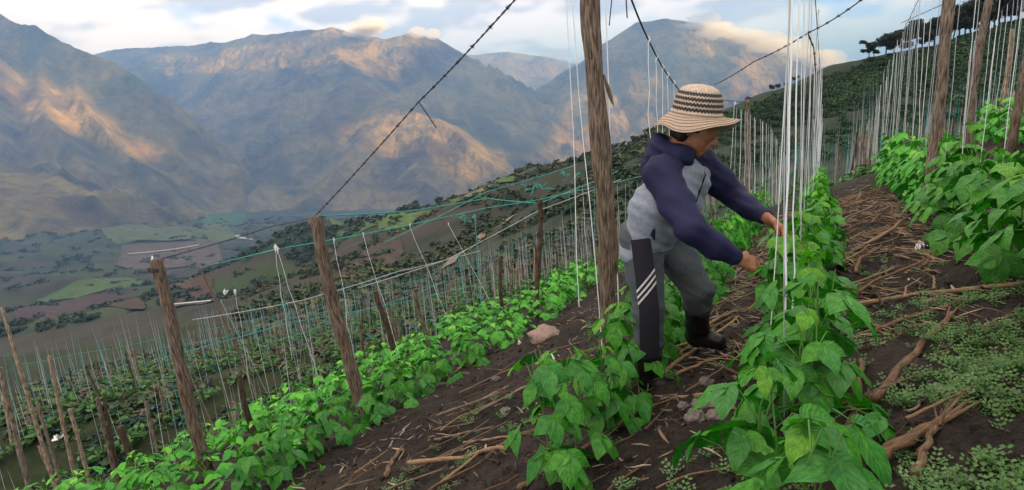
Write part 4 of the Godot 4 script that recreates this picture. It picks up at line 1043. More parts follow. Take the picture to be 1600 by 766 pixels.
func sky_colour(d: Vector3, n: FastNoiseLite, m: FastNoiseLite) -> Color:
	# an evening sky mostly under cloud: brightness raised towards the unseen zenith to light the near slope
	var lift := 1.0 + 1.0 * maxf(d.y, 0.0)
	var blue := Color(0.11, 0.19, 0.29).lerp(Color(0.06, 0.12, 0.24), clampf(d.y * 1.3, 0.0, 1.0))
	var flat := 1.0 / (maxf(d.y, 0.0) + 0.16)
	var p := Vector3(d.x * flat, d.z * flat, 0.0)
	var big := n.get_noise_3d(p.x * 0.42, p.y * 0.42, 1.0)
	var det := n.get_noise_3d(d.x * 7.0, d.y * 17.0, d.z * 7.0)
	var cover := smooth(-0.34, 0.0, big + det * 0.42 + 0.27)
	# light and grey sides of the clouds; warmer towards the low sun on the right
	var shade := m.get_noise_3d(d.x * 5.0 + 3.0, d.y * 14.0, d.z * 5.0) + 0.45 * det
	var warm := smooth(-0.3, 0.8, d.x)
	var white := Color(0.38, 0.33, 0.275).lerp(Color(0.43, 0.335, 0.24), warm)
	var grey := Color(0.17, 0.172, 0.185)
	var c := white.lerp(grey, smooth(-0.08, 0.42, shade))
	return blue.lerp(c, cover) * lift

# ------------------------------------------------------------------ smooth bodies: tapered bones joined in a field, meshed as surface nets
func blob(mb: MB, bones: Array, cell: float, k: float, col := Color.WHITE, fold := 0.0) -> void:
	var lo := Vector3.ONE * 1e9
	var hi := -lo
	for b in bones:
		var r: float = maxf(b[2], b[3]) + 2.5 * k + 2.0 * cell
		lo = lo.min((b[0] as Vector3).min(b[1]) - Vector3.ONE * r)
		hi = hi.max((b[0] as Vector3).max(b[1]) + Vector3.ONE * r)
	var nx := int((hi.x - lo.x) / cell) + 2
	var ny := int((hi.y - lo.y) / cell) + 2
	var nz := int((hi.z - lo.z) / cell) + 2
	var s := PackedFloat32Array()
	s.resize(nx * ny * nz)
	var reach := 4.0 * k + 2.0 * cell
	for b in bones:
		var a: Vector3 = b[0]
		var e: Vector3 = (b[1] as Vector3) - a
		var ra: float = b[2]
		var rb: float = b[3]
		var ll := maxf(e.length_squared(), 1e-9)
		var r := maxf(ra, rb) + reach
		var m0 := (((a.min(b[1]) - Vector3.ONE * r) - lo) / cell).max(Vector3.ZERO)
		var m1 := ((a.max(b[1]) + Vector3.ONE * r) - lo) / cell
		for z in range(int(m0.z), mini(int(m1.z) + 1, nz)):
			for y in range(int(m0.y), mini(int(m1.y) + 1, ny)):
				var at := (z * ny + y) * nx
				for x in range(int(m0.x), mini(int(m1.x) + 1, nx)):
					var p := lo + Vector3(x, y, z) * cell - a
					var t := clampf(p.dot(e) / ll, 0.0, 1.0)
					var d := (p - e * t).length() - lerpf(ra, rb, t)
					if d < reach:
						s[at + x] += exp(-maxf(d, -0.2) / k)
	for q in s.size():
		s[q] = 4.0 * k if s[q] < 0.02 else -k * log(s[q])
	var cellof := {}
	var sy := nx
	var sz := nx * ny
	var off := [0, 1, sy, sy + 1, sz, sz + 1, sz + sy, sz + sy + 1]
	var edges := [[0, 1], [2, 3], [4, 5], [6, 7], [0, 2], [1, 3], [4, 6], [5, 7], [0, 4], [1, 5], [2, 6], [3, 7]]
	for z in nz - 1:
		for y in ny - 1:
			var at := z * sz + y * sy
			for x in nx - 1:
				var q := at + x
				var inside := s[q] < 0.0
				if (s[q + 1] < 0.0) == inside and (s[q + sy] < 0.0) == inside and (s[q + sz] < 0.0) == inside and (s[q + sy + 1] < 0.0) == inside and (s[q + sz + 1] < 0.0) == inside and (s[q + sz + sy] < 0.0) == inside and (s[q + sz + sy + 1] < 0.0) == inside:
					continue
				var sum := Vector3.ZERO
				var n := 0
				for ed in edges:
					var f0 := s[q + off[ed[0]]]
					var f1 := s[q + off[ed[1]]]
					if (f0 < 0.0) != (f1 < 0.0):
						var c0 := Vector3(ed[0] & 1, (ed[0] >> 1) & 1, ed[0] >> 2)
						var c1 := Vector3(ed[1] & 1, (ed[1] >> 1) & 1, ed[1] >> 2)
						sum += c0.lerp(c1, f0 / (f0 - f1))
						n += 1
				var p := lo + (Vector3(x, y, z) + sum / n) * cell
				if fold > 0.0:
					var g := Vector3(s[q + 1] - s[q], s[q + sy] - s[q], s[q + sz] - s[q]).normalized()
					p += g * fold * (fine.get_noise_3d(p.x * 5.0 + p.y * 3.0, p.y * 15.0 + p.x * 9.0, p.z * 5.0) + 0.25 * fine.get_noise_3d(p.x * 12.0, p.y * 26.0 + p.x * 10.0, p.z * 12.0))
				cellof[q] = mb.point(p, col)
	for q in cellof:
		var inside := s[q] < 0.0
		for ax in 3:
			var st: int = [1, sy, sz][ax]
			var u: int = [sy, sz, 1][ax]
			var w: int = [sz, 1, sy][ax]
			if (s[q + st] < 0.0) == inside or not (cellof.has(q - u - w) and cellof.has(q - w) and cellof.has(q - u)):
				continue
			mb.quad(cellof[q - u - w], cellof[q - w], cellof[q], cellof[q - u])
			if inside:
				flip_last(mb)

func flip_last(mb: MB) -> void:
	var n := mb.i.size()
	for k in [n - 6, n - 3]:
		var t := mb.i[k + 1]
		mb.i[k + 1] = mb.i[k + 2]
		mb.i[k + 2] = t

func chain(pts: Array, rad: Array) -> Array:
	var out := []
	for k in pts.size() - 1:
		out.append([pts[k], pts[k + 1], rad[k], rad[k + 1]])
	return out

func hand_bones(w: Vector3, tip: Vector3, palm_n: Vector3, thumb_side: Vector3, curl: float) -> Array:
	# wrist, where the fingers point, the palm's facing, the thumb's side
	var f := (tip - w).normalized()
	var n := (palm_n - f * palm_n.dot(f)).normalized()
	var s := (thumb_side - f * thumb_side.dot(f) - n * thumb_side.dot(n)).normalized()
	var out := []
	for k in 4:
		var o := 0.027 - 0.018 * k
		out.append([w + s * o * 0.6, w + f * 0.085 + s * o, 0.015, 0.0125])
		var len_: float = [0.043, 0.048, 0.044, 0.034][k]
		var p0 := w + f * 0.085 + s * o
		var d1 := (f * cos(curl * 0.6) + n * sin(curl * 0.6)).normalized()
		var d2 := (f * cos(curl * 1.3) + n * sin(curl * 1.3)).normalized()
		var d3 := (f * cos(curl * 1.9) + n * sin(curl * 1.9)).normalized()
		var p1 := p0 + d1 * len_
		var p2 := p1 + d2 * len_ * 0.62
		var p3 := p2 + d3 * len_ * 0.45
		out.append([p0, p1, 0.0092, 0.0085])
		out.append([p1, p2, 0.0085, 0.0078])
		out.append([p2, p3, 0.0078, 0.0064])
	var t0 := w + f * 0.028 + s * 0.026
	var t1 := t0 + f * 0.03 + s * 0.022 + n * 0.012
	var t2 := t1 + f * 0.03 + n * 0.016 - s * 0.002
	var t3 := t2 + f * 0.02 + n * 0.01 - s * 0.008
	out.append([t0 - s * 0.01, t1, 0.016, 0.0115])
	out.append([t1, t2, 0.0108, 0.0092])
	out.append([t2, t3, 0.0092, 0.0068])
	return out

func build_person() -> void:
	var base: Vector3 = J.base
	var j := {}
	for k in J:
		j[k] = J[k] - base
	var man := thing("person", "person in knitted sun hat, navy and grey jacket and boots, bending over the beans", "person", "", base)
	var fw: Vector3 = Vector3(0.93, -0.5, 0.30).normalized()
	var side := fw.cross(Vector3.UP).normalized()          # his right
	var up := side.cross(fw).normalized()
	var hc: Vector3 = j.head
	# --- body: one continuous skin surface
	var body := MB.new()
	var bones := []
	bones += chain([j.pelvis, j.belly, j.chest, j.neck], [0.085, 0.08, 0.085, 0.052])
	bones += chain([j.shoulder_r, j.elbow_r, j.wrist_r], [0.045, 0.037, 0.027])
	bones += chain([j.shoulder_l, j.elbow_l, j.wrist_l], [0.045, 0.037, 0.027])
	bones += chain([j.chest, j.shoulder_r], [0.07, 0.045]) + chain([j.chest, j.shoulder_l], [0.07, 0.045])
	bones += chain([j.pelvis, j.hip_r, j.knee_r, j.ankle_r], [0.08, 0.07, 0.05, 0.035])
	bones += chain([j.pelvis, j.hip_l, j.knee_l, j.ankle_l], [0.08, 0.07, 0.05, 0.035])
	bones += chain([j.neck, hc - fw * 0.035 - up * 0.05], [0.056, 0.054])
	blob(body, bones, 0.014, 0.012)
	var hd := func(f: float, u: float, s: float) -> Vector3: return hc + fw * f + up * u + side * s
	var face := []
	face.append([hd.call(-0.03, 0.03, 0.0), hd.call(0.02, 0.035, 0.0), 0.078, 0.072])     # skull
	face.append([hd.call(0.035, 0.0, -0.025), hd.call(0.035, 0.0, 0.025), 0.05, 0.05])    # cheeks
	face.append([hd.call(0.03, -0.05, -0.018), hd.call(0.03, -0.05, 0.018), 0.046, 0.046])
	face.append([hd.call(0.058, -0.092, -0.01), hd.call(0.058, -0.092, 0.01), 0.02, 0.02])  # chin
	face.append([hd.call(0.0, -0.062, 0.045), hd.call(0.055, -0.09, 0.014), 0.018, 0.017])  # jaw
	face.append([hd.call(0.0, -0.062, -0.045), hd.call(0.055, -0.09, -0.014), 0.018, 0.017])
	face.append([hd.call(0.078, 0.025, -0.024), hd.call(0.078, 0.025, 0.024), 0.015, 0.015])  # brow
	face.append([hd.call(0.086, 0.012, 0.0), hd.call(0.108, -0.026, 0.0), 0.009, 0.013])   # nose
	face.append([hd.call(0.096, -0.032, -0.011), hd.call(0.096, -0.032, 0.011), 0.009, 0.009])
	face.append([hd.call(0.083, -0.055, -0.014), hd.call(0.083, -0.055, 0.014), 0.0085, 0.0085])  # lips
	face.append([hd.call(0.08, -0.068, -0.012), hd.call(0.08, -0.068, 0.012), 0.0085, 0.0085])
	for e in [-1.0, 1.0]:
		face.append([hd.call(0.068, 0.0, 0.03 * e), hd.call(0.07, 0.0, 0.034 * e), 0.014, 0.014])   # closed lids
		face.append([hd.call(-0.012, 0.012, 0.075 * e), hd.call(-0.022, -0.03, 0.072 * e), 0.011, 0.008])  # ears
		face.append([hd.call(-0.026, 0.006, 0.08 * e), hd.call(-0.026, -0.012, 0.08 * e), 0.009, 0.008])
	face += chain([hc - fw * 0.035 - up * 0.04, j.neck.lerp(hc, 0.3)], [0.056, 0.055])
	blob(body, face, 0.0042, 0.006)
	blob(body, [[j.elbow_r.lerp(j.wrist_r, 0.75), j.wrist_r, 0.028, 0.023], [j.wrist_r, j.wrist_r + (j.hand_r - j.wrist_r).normalized() * 0.03, 0.023, 0.022]] + hand_bones(j.wrist_r, j.hand_r, Vector3(-0.25, -0.6, -0.75), Vector3(0.3, 0.4, -0.9), 0.62), 0.0036, 0.004)
	blob(body, [[j.elbow_l.lerp(j.wrist_l, 0.75), j.wrist_l, 0.028, 0.023], [j.wrist_l, j.wrist_l + (j.hand_l - j.wrist_l).normalized() * 0.03, 0.023, 0.022]] + hand_bones(j.wrist_l, j.hand_l, Vector3(-0.35, -0.75, 0.5), Vector3(0.0, 0.5, 0.9), 0.75), 0.0036, 0.004)
	part("body", body.mesh(M.skin), man)
	# --- hair at the nape and sides, brows
	var hair := MB.new()
	var hb := []
	for e in [-1.0, -0.5, 0.0, 0.5, 1.0]:
		hb.append([hd.call(-0.055, 0.02, 0.05 * e), hd.call(-0.075 + absf(e) * 0.03, -0.05, 0.045 * e), 0.045, 0.03])
	for e in [-1.0, 1.0]:
		hb.append([hd.call(-0.01, 0.035, 0.062 * e), hd.call(0.008, -0.002, 0.066 * e), 0.022, 0.013])
	blob(hair, hb, 0.005, 0.006, Color.WHITE, 0.002)
	part("hair", hair.mesh(M.hair), man)
	for e in [-1.0, 1.0]:
		var br := MB.new()
		br.tube([hd.call(0.092, 0.03, 0.012 * e), hd.call(0.09, 0.036, 0.028 * e), hd.call(0.078, 0.032, 0.044 * e)], [0.004, 0.005, 0.003], 6)
		part("eyebrow", br.mesh(M.hair), man)
		var ey := MB.new()
		ey.tube([hd.call(0.0815, -0.006, 0.02 * e), hd.call(0.0845, -0.009, 0.032 * e), hd.call(0.078, -0.006, 0.044 * e)], [0.0022, 0.0028, 0.002], 5)
		part("eyelash", ey.mesh(M.hair), man)
	build_clothes(man, j, fw, side, up)
	build_hat(man, hc, fw, side, up)

func leg_strip(pts: Array, rad: Array, out_: Vector3, width: float, lift: float, t0: float, t1: float, slant := 0.0) -> MB:
	# a band of cloth that lies on the outside of a leg
	var mb := MB.new()
	var n := 14
	for k in n + 1:
		for q in 5:
			var w := (q / 4.0 - 0.5)
			var t := clampf(lerpf(t0, t1, float(k) / n) + slant * w, 0.0, 0.999) * (pts.size() - 1)
			var s := int(t)
			var c: Vector3 = pts[s].lerp(pts[s + 1], t - s)
			var r: float = lerpf(rad[s], rad[s + 1], t - s)
			var d: Vector3 = (pts[s + 1] - pts[s]).normalized()
			var o := (out_ - d * out_.dot(d)).normalized()
			var b := d.cross(o)
			var a := w * width / r
			mb.point(c + (o * cos(a) + b * sin(a)) * (r + lift), Color.WHITE, Vector2(w, t))
	for k in n:
		for q in 4:
			var p := k * 5 + q
			mb.quad(p, p + 1, p + 6, p + 5)
	return mb

func build_clothes(man: Node3D, j: Dictionary, fw: Vector3, side: Vector3, up: Vector3) -> void:
	var flat := Vector3(fw.x, 0, fw.z).normalized()
	# jacket body
	var jk := MB.new()
	var hem: Vector3 = (j.hip_r + j.hip_l) * 0.5
	var b := []
	b += chain([j.hip_r + Vector3(0, -0.075, 0), j.hip_r.lerp(j.shoulder_r, 0.45) + flat * 0.01, j.shoulder_r.lerp(j.chest, 0.35) + Vector3(0, -0.07, 0)], [0.099, 0.1, 0.1])
	b += chain([j.hip_l + Vector3(0, -0.07, 0), j.hip_l.lerp(j.shoulder_l, 0.45) + flat * 0.01, j.shoulder_l.lerp(j.chest, 0.35) + Vector3(0, -0.07, 0)], [0.099, 0.098, 0.1])
	b += chain([hem + flat * 0.02, j.belly + flat * 0.025, j.chest + flat * 0.03], [0.1, 0.116, 0.11])
	b += chain([j.chest + Vector3(0, 0.0, 0), j.neck], [0.11, 0.062])
	blob(jk, b, 0.0095, 0.014, Color.WHITE, 0.008)
	# the hem cuts the jacket off level below the hips
	var low := hem.y - 0.135
	for q in jk.v.size():
		var p := jk.v[q]
		if p.y < low:
			jk.v[q] = Vector3(p.x, low + 0.006 * sin(p.x * 40.0), p.z)
	var jacket := part("jacket", jk.mesh(M.jacket_grey), man)
	# raglan sleeves with cuffs
	for e in ["r", "l"]:
		var sl := MB.new()
		var sh: Vector3 = j["shoulder_" + e]
		var el: Vector3 = j["elbow_" + e]
		var wr: Vector3 = j["wrist_" + e]
		var sb := chain([j.neck.lerp(sh, 0.25) + Vector3(0, -0.015, 0), sh, sh.lerp(el, 0.5) + Vector3(0, -0.008, 0), el, el.lerp(wr, 0.5) + Vector3(0, -0.008, 0), wr - (wr - el).normalized() * 0.035], [0.062, 0.078, 0.074, 0.063, 0.055, 0.041])
		sb += chain([sh.lerp(j.chest, 0.25) + Vector3(0, -0.06, 0), sh], [0.084, 0.074])
		blob(sl, sb, 0.0095, 0.009, Color.WHITE, 0.0065)
		var sleeve := part("sleeve", sl.mesh(M.navy), man)
		var cu := MB.new()
		cu.tube([wr - (wr - el).normalized() * 0.05, wr - (wr - el).normalized() * 0.03, wr - (wr - el).normalized() * 0.005, wr + (wr - el).normalized() * 0.004], [0.04, 0.042, 0.038, 0.031], 16, Color.WHITE, 0.03, false)
		part("cuff", cu.mesh(M.navy), sleeve)
	# hood lying on the back of the neck
	var ho := MB.new()
	var nk: Vector3 = j.neck
	var hb := []
	var back := -flat
	for k in 9:
		var a := lerpf(-2.2, 2.2, k / 8.0)
		var a2 := lerpf(-2.2, 2.2, (k + 1) / 8.0)
		if k < 8:
			var p0 := nk + back * cos(a) * 0.085 + side * sin(a) * 0.085 + Vector3(0, 0.035 - 0.06 * absf(a) / 2.2, 0)
			var p1 := nk + back * cos(a2) * 0.085 + side * sin(a2) * 0.085 + Vector3(0, 0.035 - 0.06 * absf(a2) / 2.2, 0)
			hb.append([p0, p1, 0.038, 0.038])
	hb.append([nk + back * 0.10 + Vector3(0, -0.015, 0), nk + back * 0.135 + Vector3(0, -0.085, 0), 0.05, 0.038])
	hb.append([nk + back * 0.09 + side * 0.05 + Vector3(0, -0.01, 0), nk + back * 0.12 + side * 0.03 + Vector3(0, -0.09, 0), 0.045, 0.03])
	hb.append([nk + back * 0.09 - side * 0.05 + Vector3(0, -0.01, 0), nk + back * 0.12 - side * 0.03 + Vector3(0, -0.09, 0), 0.045, 0.03])
	blob(ho, hb, 0.009, 0.011, Color.WHITE, 0.012)
	part("hood", ho.mesh(M.navy), man)
	# zip, chest badge and pocket on the jacket front
	var z := MB.new()
	var zp := []
	for k in 9:
		var t := k / 8.0
		zp.append((nk + flat * 0.066).lerp(j.chest + flat * 0.147, minf(t * 2.0, 1.0)).lerp(j.belly + flat * 0.15, maxf(0.0, t * 2.0 - 1.0)) + side * 0.008)
	z.tube(zp, [0.005, 0.005, 0.005, 0.005, 0.005, 0.005, 0.005, 0.005, 0.005], 6)
	part("zip", z.mesh(M.black_cloth), jacket)
	var pk := MB.new()
	var pa: Vector3 = j.hip_r.lerp(j.shoulder_r, 0.10) + side * 0.092 + flat * 0.06
	pk.tube([pa + Vector3(0, 0.075, 0) + flat * 0.012, pa + Vector3(0, 0.04, 0) + flat * 0.004 + side * 0.006, pa + flat * -0.004 + side * 0.008, pa + Vector3(0, -0.03, 0) + flat * 0.004], [0.003, 0.011, 0.012, 0.003], 8)
	part("pocket", pk.mesh(M.navy), jacket)
	# trousers
	var tr := MB.new()
	var tb := []
	var kr := [j.hip_r, j.hip_r.lerp(j.knee_r, 0.5), j.knee_r, j.knee_r.lerp(j.ankle_r, 0.45), j.knee_r.lerp(j.ankle_r, 0.62)]
	var rrr := [0.1, 0.09, 0.073, 0.068, 0.063]
	var kl := [j.hip_l, j.hip_l.lerp(j.knee_l, 0.5), j.knee_l, j.knee_l.lerp(j.ankle_l, 0.35)]
	tb += chain(kr, rrr)
	tb += chain(kl, [0.1, 0.093, 0.077, 0.068])
	tb += chain([hem, hem + Vector3(0, -0.06, 0)], [0.11, 0.09])
	blob(tr, tb, 0.0095, 0.01, Color.WHITE, 0.007)
	var trousers := part("trousers", tr.mesh(M.trouser), man)
	var out_ := Vector3(-0.2, 0.1, 1.0)
	part("side_panel", leg_strip(kr, rrr, out_, 0.08, 0.017, 0.0, 0.97).mesh(M.panel), trousers)
	for k in 3:
		part("stripe", leg_strip(kr, rrr, out_, 0.082, 0.0195, 0.27 + 0.042 * k, 0.288 + 0.042 * k, 0.14).mesh(M.white_cloth), trousers)
	# boots
	for e in ["r", "l"]:
		var bo := MB.new()
		var kn: Vector3 = j["knee_" + e]
		var an: Vector3 = j["ankle_" + e]
		var to: Vector3 = j["toe_" + e]
		var top := kn.lerp(an, 0.5 if e == "r" else 0.32)
		var heel := an + Vector3(0, -0.045, 0) - (to - an).normalized() * 0.02
		heel.y = to.y + 0.008
		var bb := chain([top, kn.lerp(an, 0.72), an + Vector3(0, 0.0, 0)], [0.068, 0.062, 0.052])
		bb += chain([an, heel], [0.05, 0.042]) + chain([heel, heel.lerp(to, 0.55), to], [0.042, 0.044, 0.036])
		bb += chain([an, heel.lerp(to, 0.5) + Vector3(0, 0.012, 0)], [0.048, 0.042])
		blob(bo, bb, 0.0085, 0.006, Color.WHITE, 0.004)
		var boot := part("boot", bo.mesh(M.rubber), man)
		var so := MB.new()
		var d := (to - heel).normalized()
		var sd := d.cross(Vector3.UP).normalized()
		var outline := []
		for k in 20:
			var a := TAU * k / 20.0
			var wdt := 0.042 if cos(a) > -0.2 else 0.036
			outline.append(heel.lerp(to, 0.5) + d * cos(a) * (heel.distance_to(to) * 0.5 + 0.042) + sd * sin(a) * wdt + Vector3(0, -0.038, 0))
		for h in 2:
			for p in outline:
				so.point(p + Vector3(0, 0.018 * h, 0))
		var mid := so.point(heel.lerp(to, 0.5) + Vector3(0, -0.038, 0))
		for k in 20:
			so.quad(k, 20 + k, 20 + (k + 1) % 20, (k + 1) % 20)
			so.tri(mid, k, (k + 1) % 20)
		part("sole", so.mesh(M.rubber), boot)
		var rim := MB.new()
		var rp := []
		var ax := (an - kn).normalized()
		var s1 := ax.cross(Vector3.RIGHT).normalized()
		var s2 := ax.cross(s1)
		for k in 17:
			var a := TAU * k / 16.0
			rp.append(top + (s1 * cos(a) + s2 * sin(a)) * 0.073)
		var r17 := []
		r17.resize(17)
		r17.fill(0.006)
		rim.tube(rp, r17, 6, Color.WHITE, 0.0, false)
		part("boot_rim", rim.mesh(M.rubber), boot)

func build_hat(man: Node3D, hc: Vector3, fw: Vector3, side: Vector3, up: Vector3) -> void:
	var hu := (up * 0.75 + Vector3(-0.1, 0.75, 0.05)).normalized()
	var f := (fw - hu * fw.dot(hu)).normalized()
	var s := f.cross(hu).normalized()
	var c := hc + hu * 0.062 - f * 0.012
	var cr := MB.new()
	var prof := [[0.106, 0.0], [0.108, 0.02], [0.106, 0.045], [0.101, 0.075], [0.092, 0.1], [0.074, 0.121], [0.048, 0.133], [0.02, 0.137], [0.0, 0.138]]
	var n := 48
	for k in prof.size():
		for q in n + 1:
			var a := TAU * q / n
			var r: float = prof[k][0] * (1.0 + 0.02 * sin(a * 3.0 + k))
			cr.point(c + (f * cos(a) * 1.06 + s * sin(a)) * r + hu * prof[k][1], Color.WHITE, Vector2(float(q) / n, prof[k][1] / 0.138))
	for k in prof.size() - 1:
		for q in n:
			var p := k * (n + 1) + q
			cr.quad(p, p + n + 1, p + n + 2, p + 1)
	var hat := part("sun_hat", cr.mesh(M.hat_knit), man)
	var br := MB.new()
	var rings := 9
	for layer in 2:
		for k in rings:
			var t := float(k) / (rings - 1)
			for q in 73:
				var a := TAU * q / 72.0
				var wave := sin(a * 3.0 + 0.8) * 0.016 + sin(a * 5.0 + 2.0) * 0.008
				var r := 0.107 + 0.074 * t * (1.0 + 0.1 * sin(a * 2.0 + 1.0))
				var y := 0.006 - 0.062 * t - 0.014 * t * t + wave * t * t + 0.062 * t * maxf(0.0, cos(a - 0.5)) - layer * 0.004 + 0.0014 * sin(k * PI)
				br.point(c + (f * cos(a) * 1.05 + s * sin(a)) * r + hu * y, Color.WHITE, Vector2(q / 72.0, t))
	for layer in 2:
		for k in rings - 1:
			for q in 72:
				var p := (layer * rings + k) * 73 + q
				if layer == 0:
					br.quad(p, p + 1, p + 74, p + 73)
				else:
					br.quad(p, p + 73, p + 74, p + 1)
	for q in 72:
		var p := (rings - 1) * 73 + q
		br.quad(p, p + 1, p + rings * 73 + 1, p + rings * 73)
	part("brim", br.mesh(M.hat_brim), hat)
	var bd := MB.new()
	var bp := []
	for q in 49:
		var a := TAU * q / 48.0
		bp.append(c + (f * cos(a) * 1.06 + s * sin(a)) * 0.1055 + hu * 0.012)
	var b49 := []
	b49.resize(49)
	b49.fill(0.008)
	bd.tube(bp, b49, 8, Color.WHITE, 0.0, false)
	part("hat_band", bd.mesh(M.hat_plain), hat)
	for k in 5:
		var st := MB.new()
		var sp := []
		var t := 0.2 + 0.18 * k
		for q in 73:
			var a := TAU * q / 72.0
			var wave := sin(a * 3.0 + 0.8) * 0.016 + sin(a * 5.0 + 2.0) * 0.008
			var r := 0.107 + 0.074 * t * (1.0 + 0.1 * sin(a * 2.0 + 1.0))
			var y := 0.006 - 0.062 * t - 0.014 * t * t + wave * t * t + 0.062 * t * maxf(0.0, cos(a - 0.5))
			sp.append(c + (f * cos(a) * 1.05 + s * sin(a)) * r + hu * y)
		var sr := []
		sr.resize(73)
		sr.fill(0.0022)
		st.tube(sp, sr, 5, Color.WHITE, 0.0, false)
		part("stitching", st.mesh(M.hat_stitch), hat)

# ------------------------------------------------------------------ bean plants
var leaf_shapes := []      # [shape][green] -> Mesh
var leaf_plain := []       # arrays for merging: Array of MB

func leaf_shape(width: float, droop: float, fold: float, twist: float, lobe: float) -> MB:
	var mb := MB.new()
	var ts := [0.0, 0.07, 0.2, 0.36, 0.54, 0.72, 0.88, 1.0]
	var ws := [0.14, 0.62, 0.94, 1.0, 0.84, 0.52, 0.2, 0.0]
	for k in ts.size():
		var t: float = ts[k]
		for q in 5:
			var s := q / 2.0 - 1.0
			var w: float = ws[k] * width * (1.0 + lobe * sin(t * 9.0 + s * 2.0) * 0.08)
			var x := s * w
			var y := fold * absf(s) * w - droop * t * t - 0.12 * s * s * s * s * w + twist * s * t * 0.25 + 0.012 * sin(t * 20.0) * absf(s)
			var back := -0.09 * absf(s) * (1.0 - smooth(0.0, 0.25, t))
			mb.point(Vector3(x, y, t + back), Color.WHITE, Vector2(s * 0.5 + 0.5, t))
	for k in ts.size() - 1:
		for q in 4:
			var p := k * 5 + q
			if k == ts.size() - 2:
				mb.tri(p, p + 1, (k + 1) * 5 + 2)
			else:
				mb.quad(p, p + 1, p + 6, p + 5)
	for k in range(mb.i.size() / 3):     # outward is up
		var t := mb.i[k * 3 + 1]
		mb.i[k * 3 + 1] = mb.i[k * 3 + 2]
		mb.i[k * 3 + 2] = t
	return mb

func make_leaves() -> void:
	for q in [[0.36, 0.18, 0.25, 0.0, 1.0], [0.40, 0.30, 0.15, 0.3, -1.0], [0.33, 0.10, 0.35, -0.3, 0.5], [0.38, 0.38, 0.1, 0.1, 1.5], [0.42, 0.22, 0.05, -0.2, -0.5], [0.30, 0.28, 0.4, 0.2, 0.0]]:
		var mb := leaf_shape(q[0], q[1], q[2], q[3], q[4])
		leaf_plain.append(mb)
		var tones := []
		var first := mb.mesh(M.leaf_0)
		for g in 5:
			var m: ArrayMesh = first if g == 0 else first.duplicate()
			m.surface_set_material(0, M["leaf_%d" % g])
			tones.append(m)
		leaf_shapes.append(tones)

func leaf_frame(at: Vector3, tip: Vector3, nrm: Vector3, size: float) -> Transform3D:
	var z := tip.normalized()
	var x := nrm.cross(z)
	if x.length() < 0.01:
		x = Vector3.RIGHT
	x = x.normalized()
	return Transform3D(Basis(x, z.cross(x), z) * Basis.from_scale(Vector3.ONE * size), at)

func plant_plan(h: float, r: float, sets: int, big: float, lean: Vector3, along := Vector3.ZERO) -> Dictionary:
	# where the leaflets of one bean plant go: trifoliate leaves on long stalks, hanging outwards like shingles
	var leaves := []
	var stem := MB.new()
	var vines := []
	for k in 3:
		var o := Vector3(rand(-0.05, 0.05), 0, rand(-0.05, 0.05))
		var pts := []
		var rad := []
		for q in 6:
			var t := q / 5.0
			pts.append(o * (1.0 - t * 0.5) + lean * t * h + Vector3(sin(t * 6.0 + k * 2.0) * 0.02, h * 1.0 * t - 0.03 * (1.0 - t), cos(t * 6.0 + k * 2.0) * 0.02))
			rad.append(lerpf(0.0038, 0.0018, t))
		stem.tube(pts, rad, 5, Color.WHITE, 0.0, false)
		vines.append(pts)
	for k in sets:
		var t := clampf((k + rand(0.1, 0.9)) / sets, 0.0, 1.0)
		var a := k * 2.39996 + rand(-0.5, 0.5)
		var out := Vector3(cos(a), 0, sin(a))
		out = (out + along * sign(out.dot(along)) * 0.0).normalized()
		var rr := r * (1.0 - 0.62 * t) * rand(0.3, 1.15)
		var vine: Array = vines[k % 3]
		var tv := t * 0.8 + 0.1
		var s := int(tv * 4.99)
		var root: Vector3 = vine[s].lerp(vine[s + 1], tv * 4.99 - s)
		var hub := Vector3(root.x, 0, root.z) + out * rr + Vector3(0, h * (0.12 + 0.92 * t) + rand(-0.03, 0.05), 0)
		stem.tube([root, root.lerp(hub, 0.55) + Vector3(0, 0.03, 0), hub], [0.0022, 0.0018, 0.0015], 4, Color.WHITE, 0.0, false)
		var dn := rand(0.35, 1.25) * (1.0 - 0.45 * t)
		var tip := (out * 0.75 + Vector3(rand(-0.25, 0.25), -dn, rand(-0.25, 0.25))).normalized()
		var nrm := (out * (0.35 + dn * 0.5) + Vector3(rand(-0.3, 0.3), 0.85, rand(-0.3, 0.3))).normalized()
		var size := big * lerpf(1.0, 0.62, t) * rand(0.8, 1.2)
		if t > 0.9:
			size *= 0.6
		var lat := nrm.cross(tip).normalized()
		var young := 1.0 if t > 0.86 else 0.0
		leaves.append([leaf_frame(hub, tip, nrm, size), young])
		for e in [-1.0, 1.0]:
			var tp: Vector3 = (tip * 0.25 + lat * e * 0.9 + Vector3(0, -0.22, 0)).normalized()
			var nn := (nrm + Vector3(rand(-0.3, 0.3), rand(-0.1, 0.2), rand(-0.3, 0.3))).normalized()
			leaves.append([leaf_frame(hub - tip * 0.012, tp, nn, size * rand(0.78, 0.95)), young])
	return {"leaves": leaves, "stem": stem}

func green_of(young: float) -> int:
	if young > 0.5 and rng.randf() < 0.7:
		return 4
	return pick([0, 0, 0, 1, 1, 2, 2, 3])

var far_plants := []

func add_leafy_plant(where: Vector3, plan: Dictionary, label: String, group: String) -> Node3D:
	var o := thing("bean_plant", label, "plant", group, where)
	part("vine_stem", plan.stem.mesh(M.stem), o)
	for l in plan.leaves:
		part("leaf", leaf_shapes[rng.randi() % 6][green_of(l[1])], o, l[0])
	return o

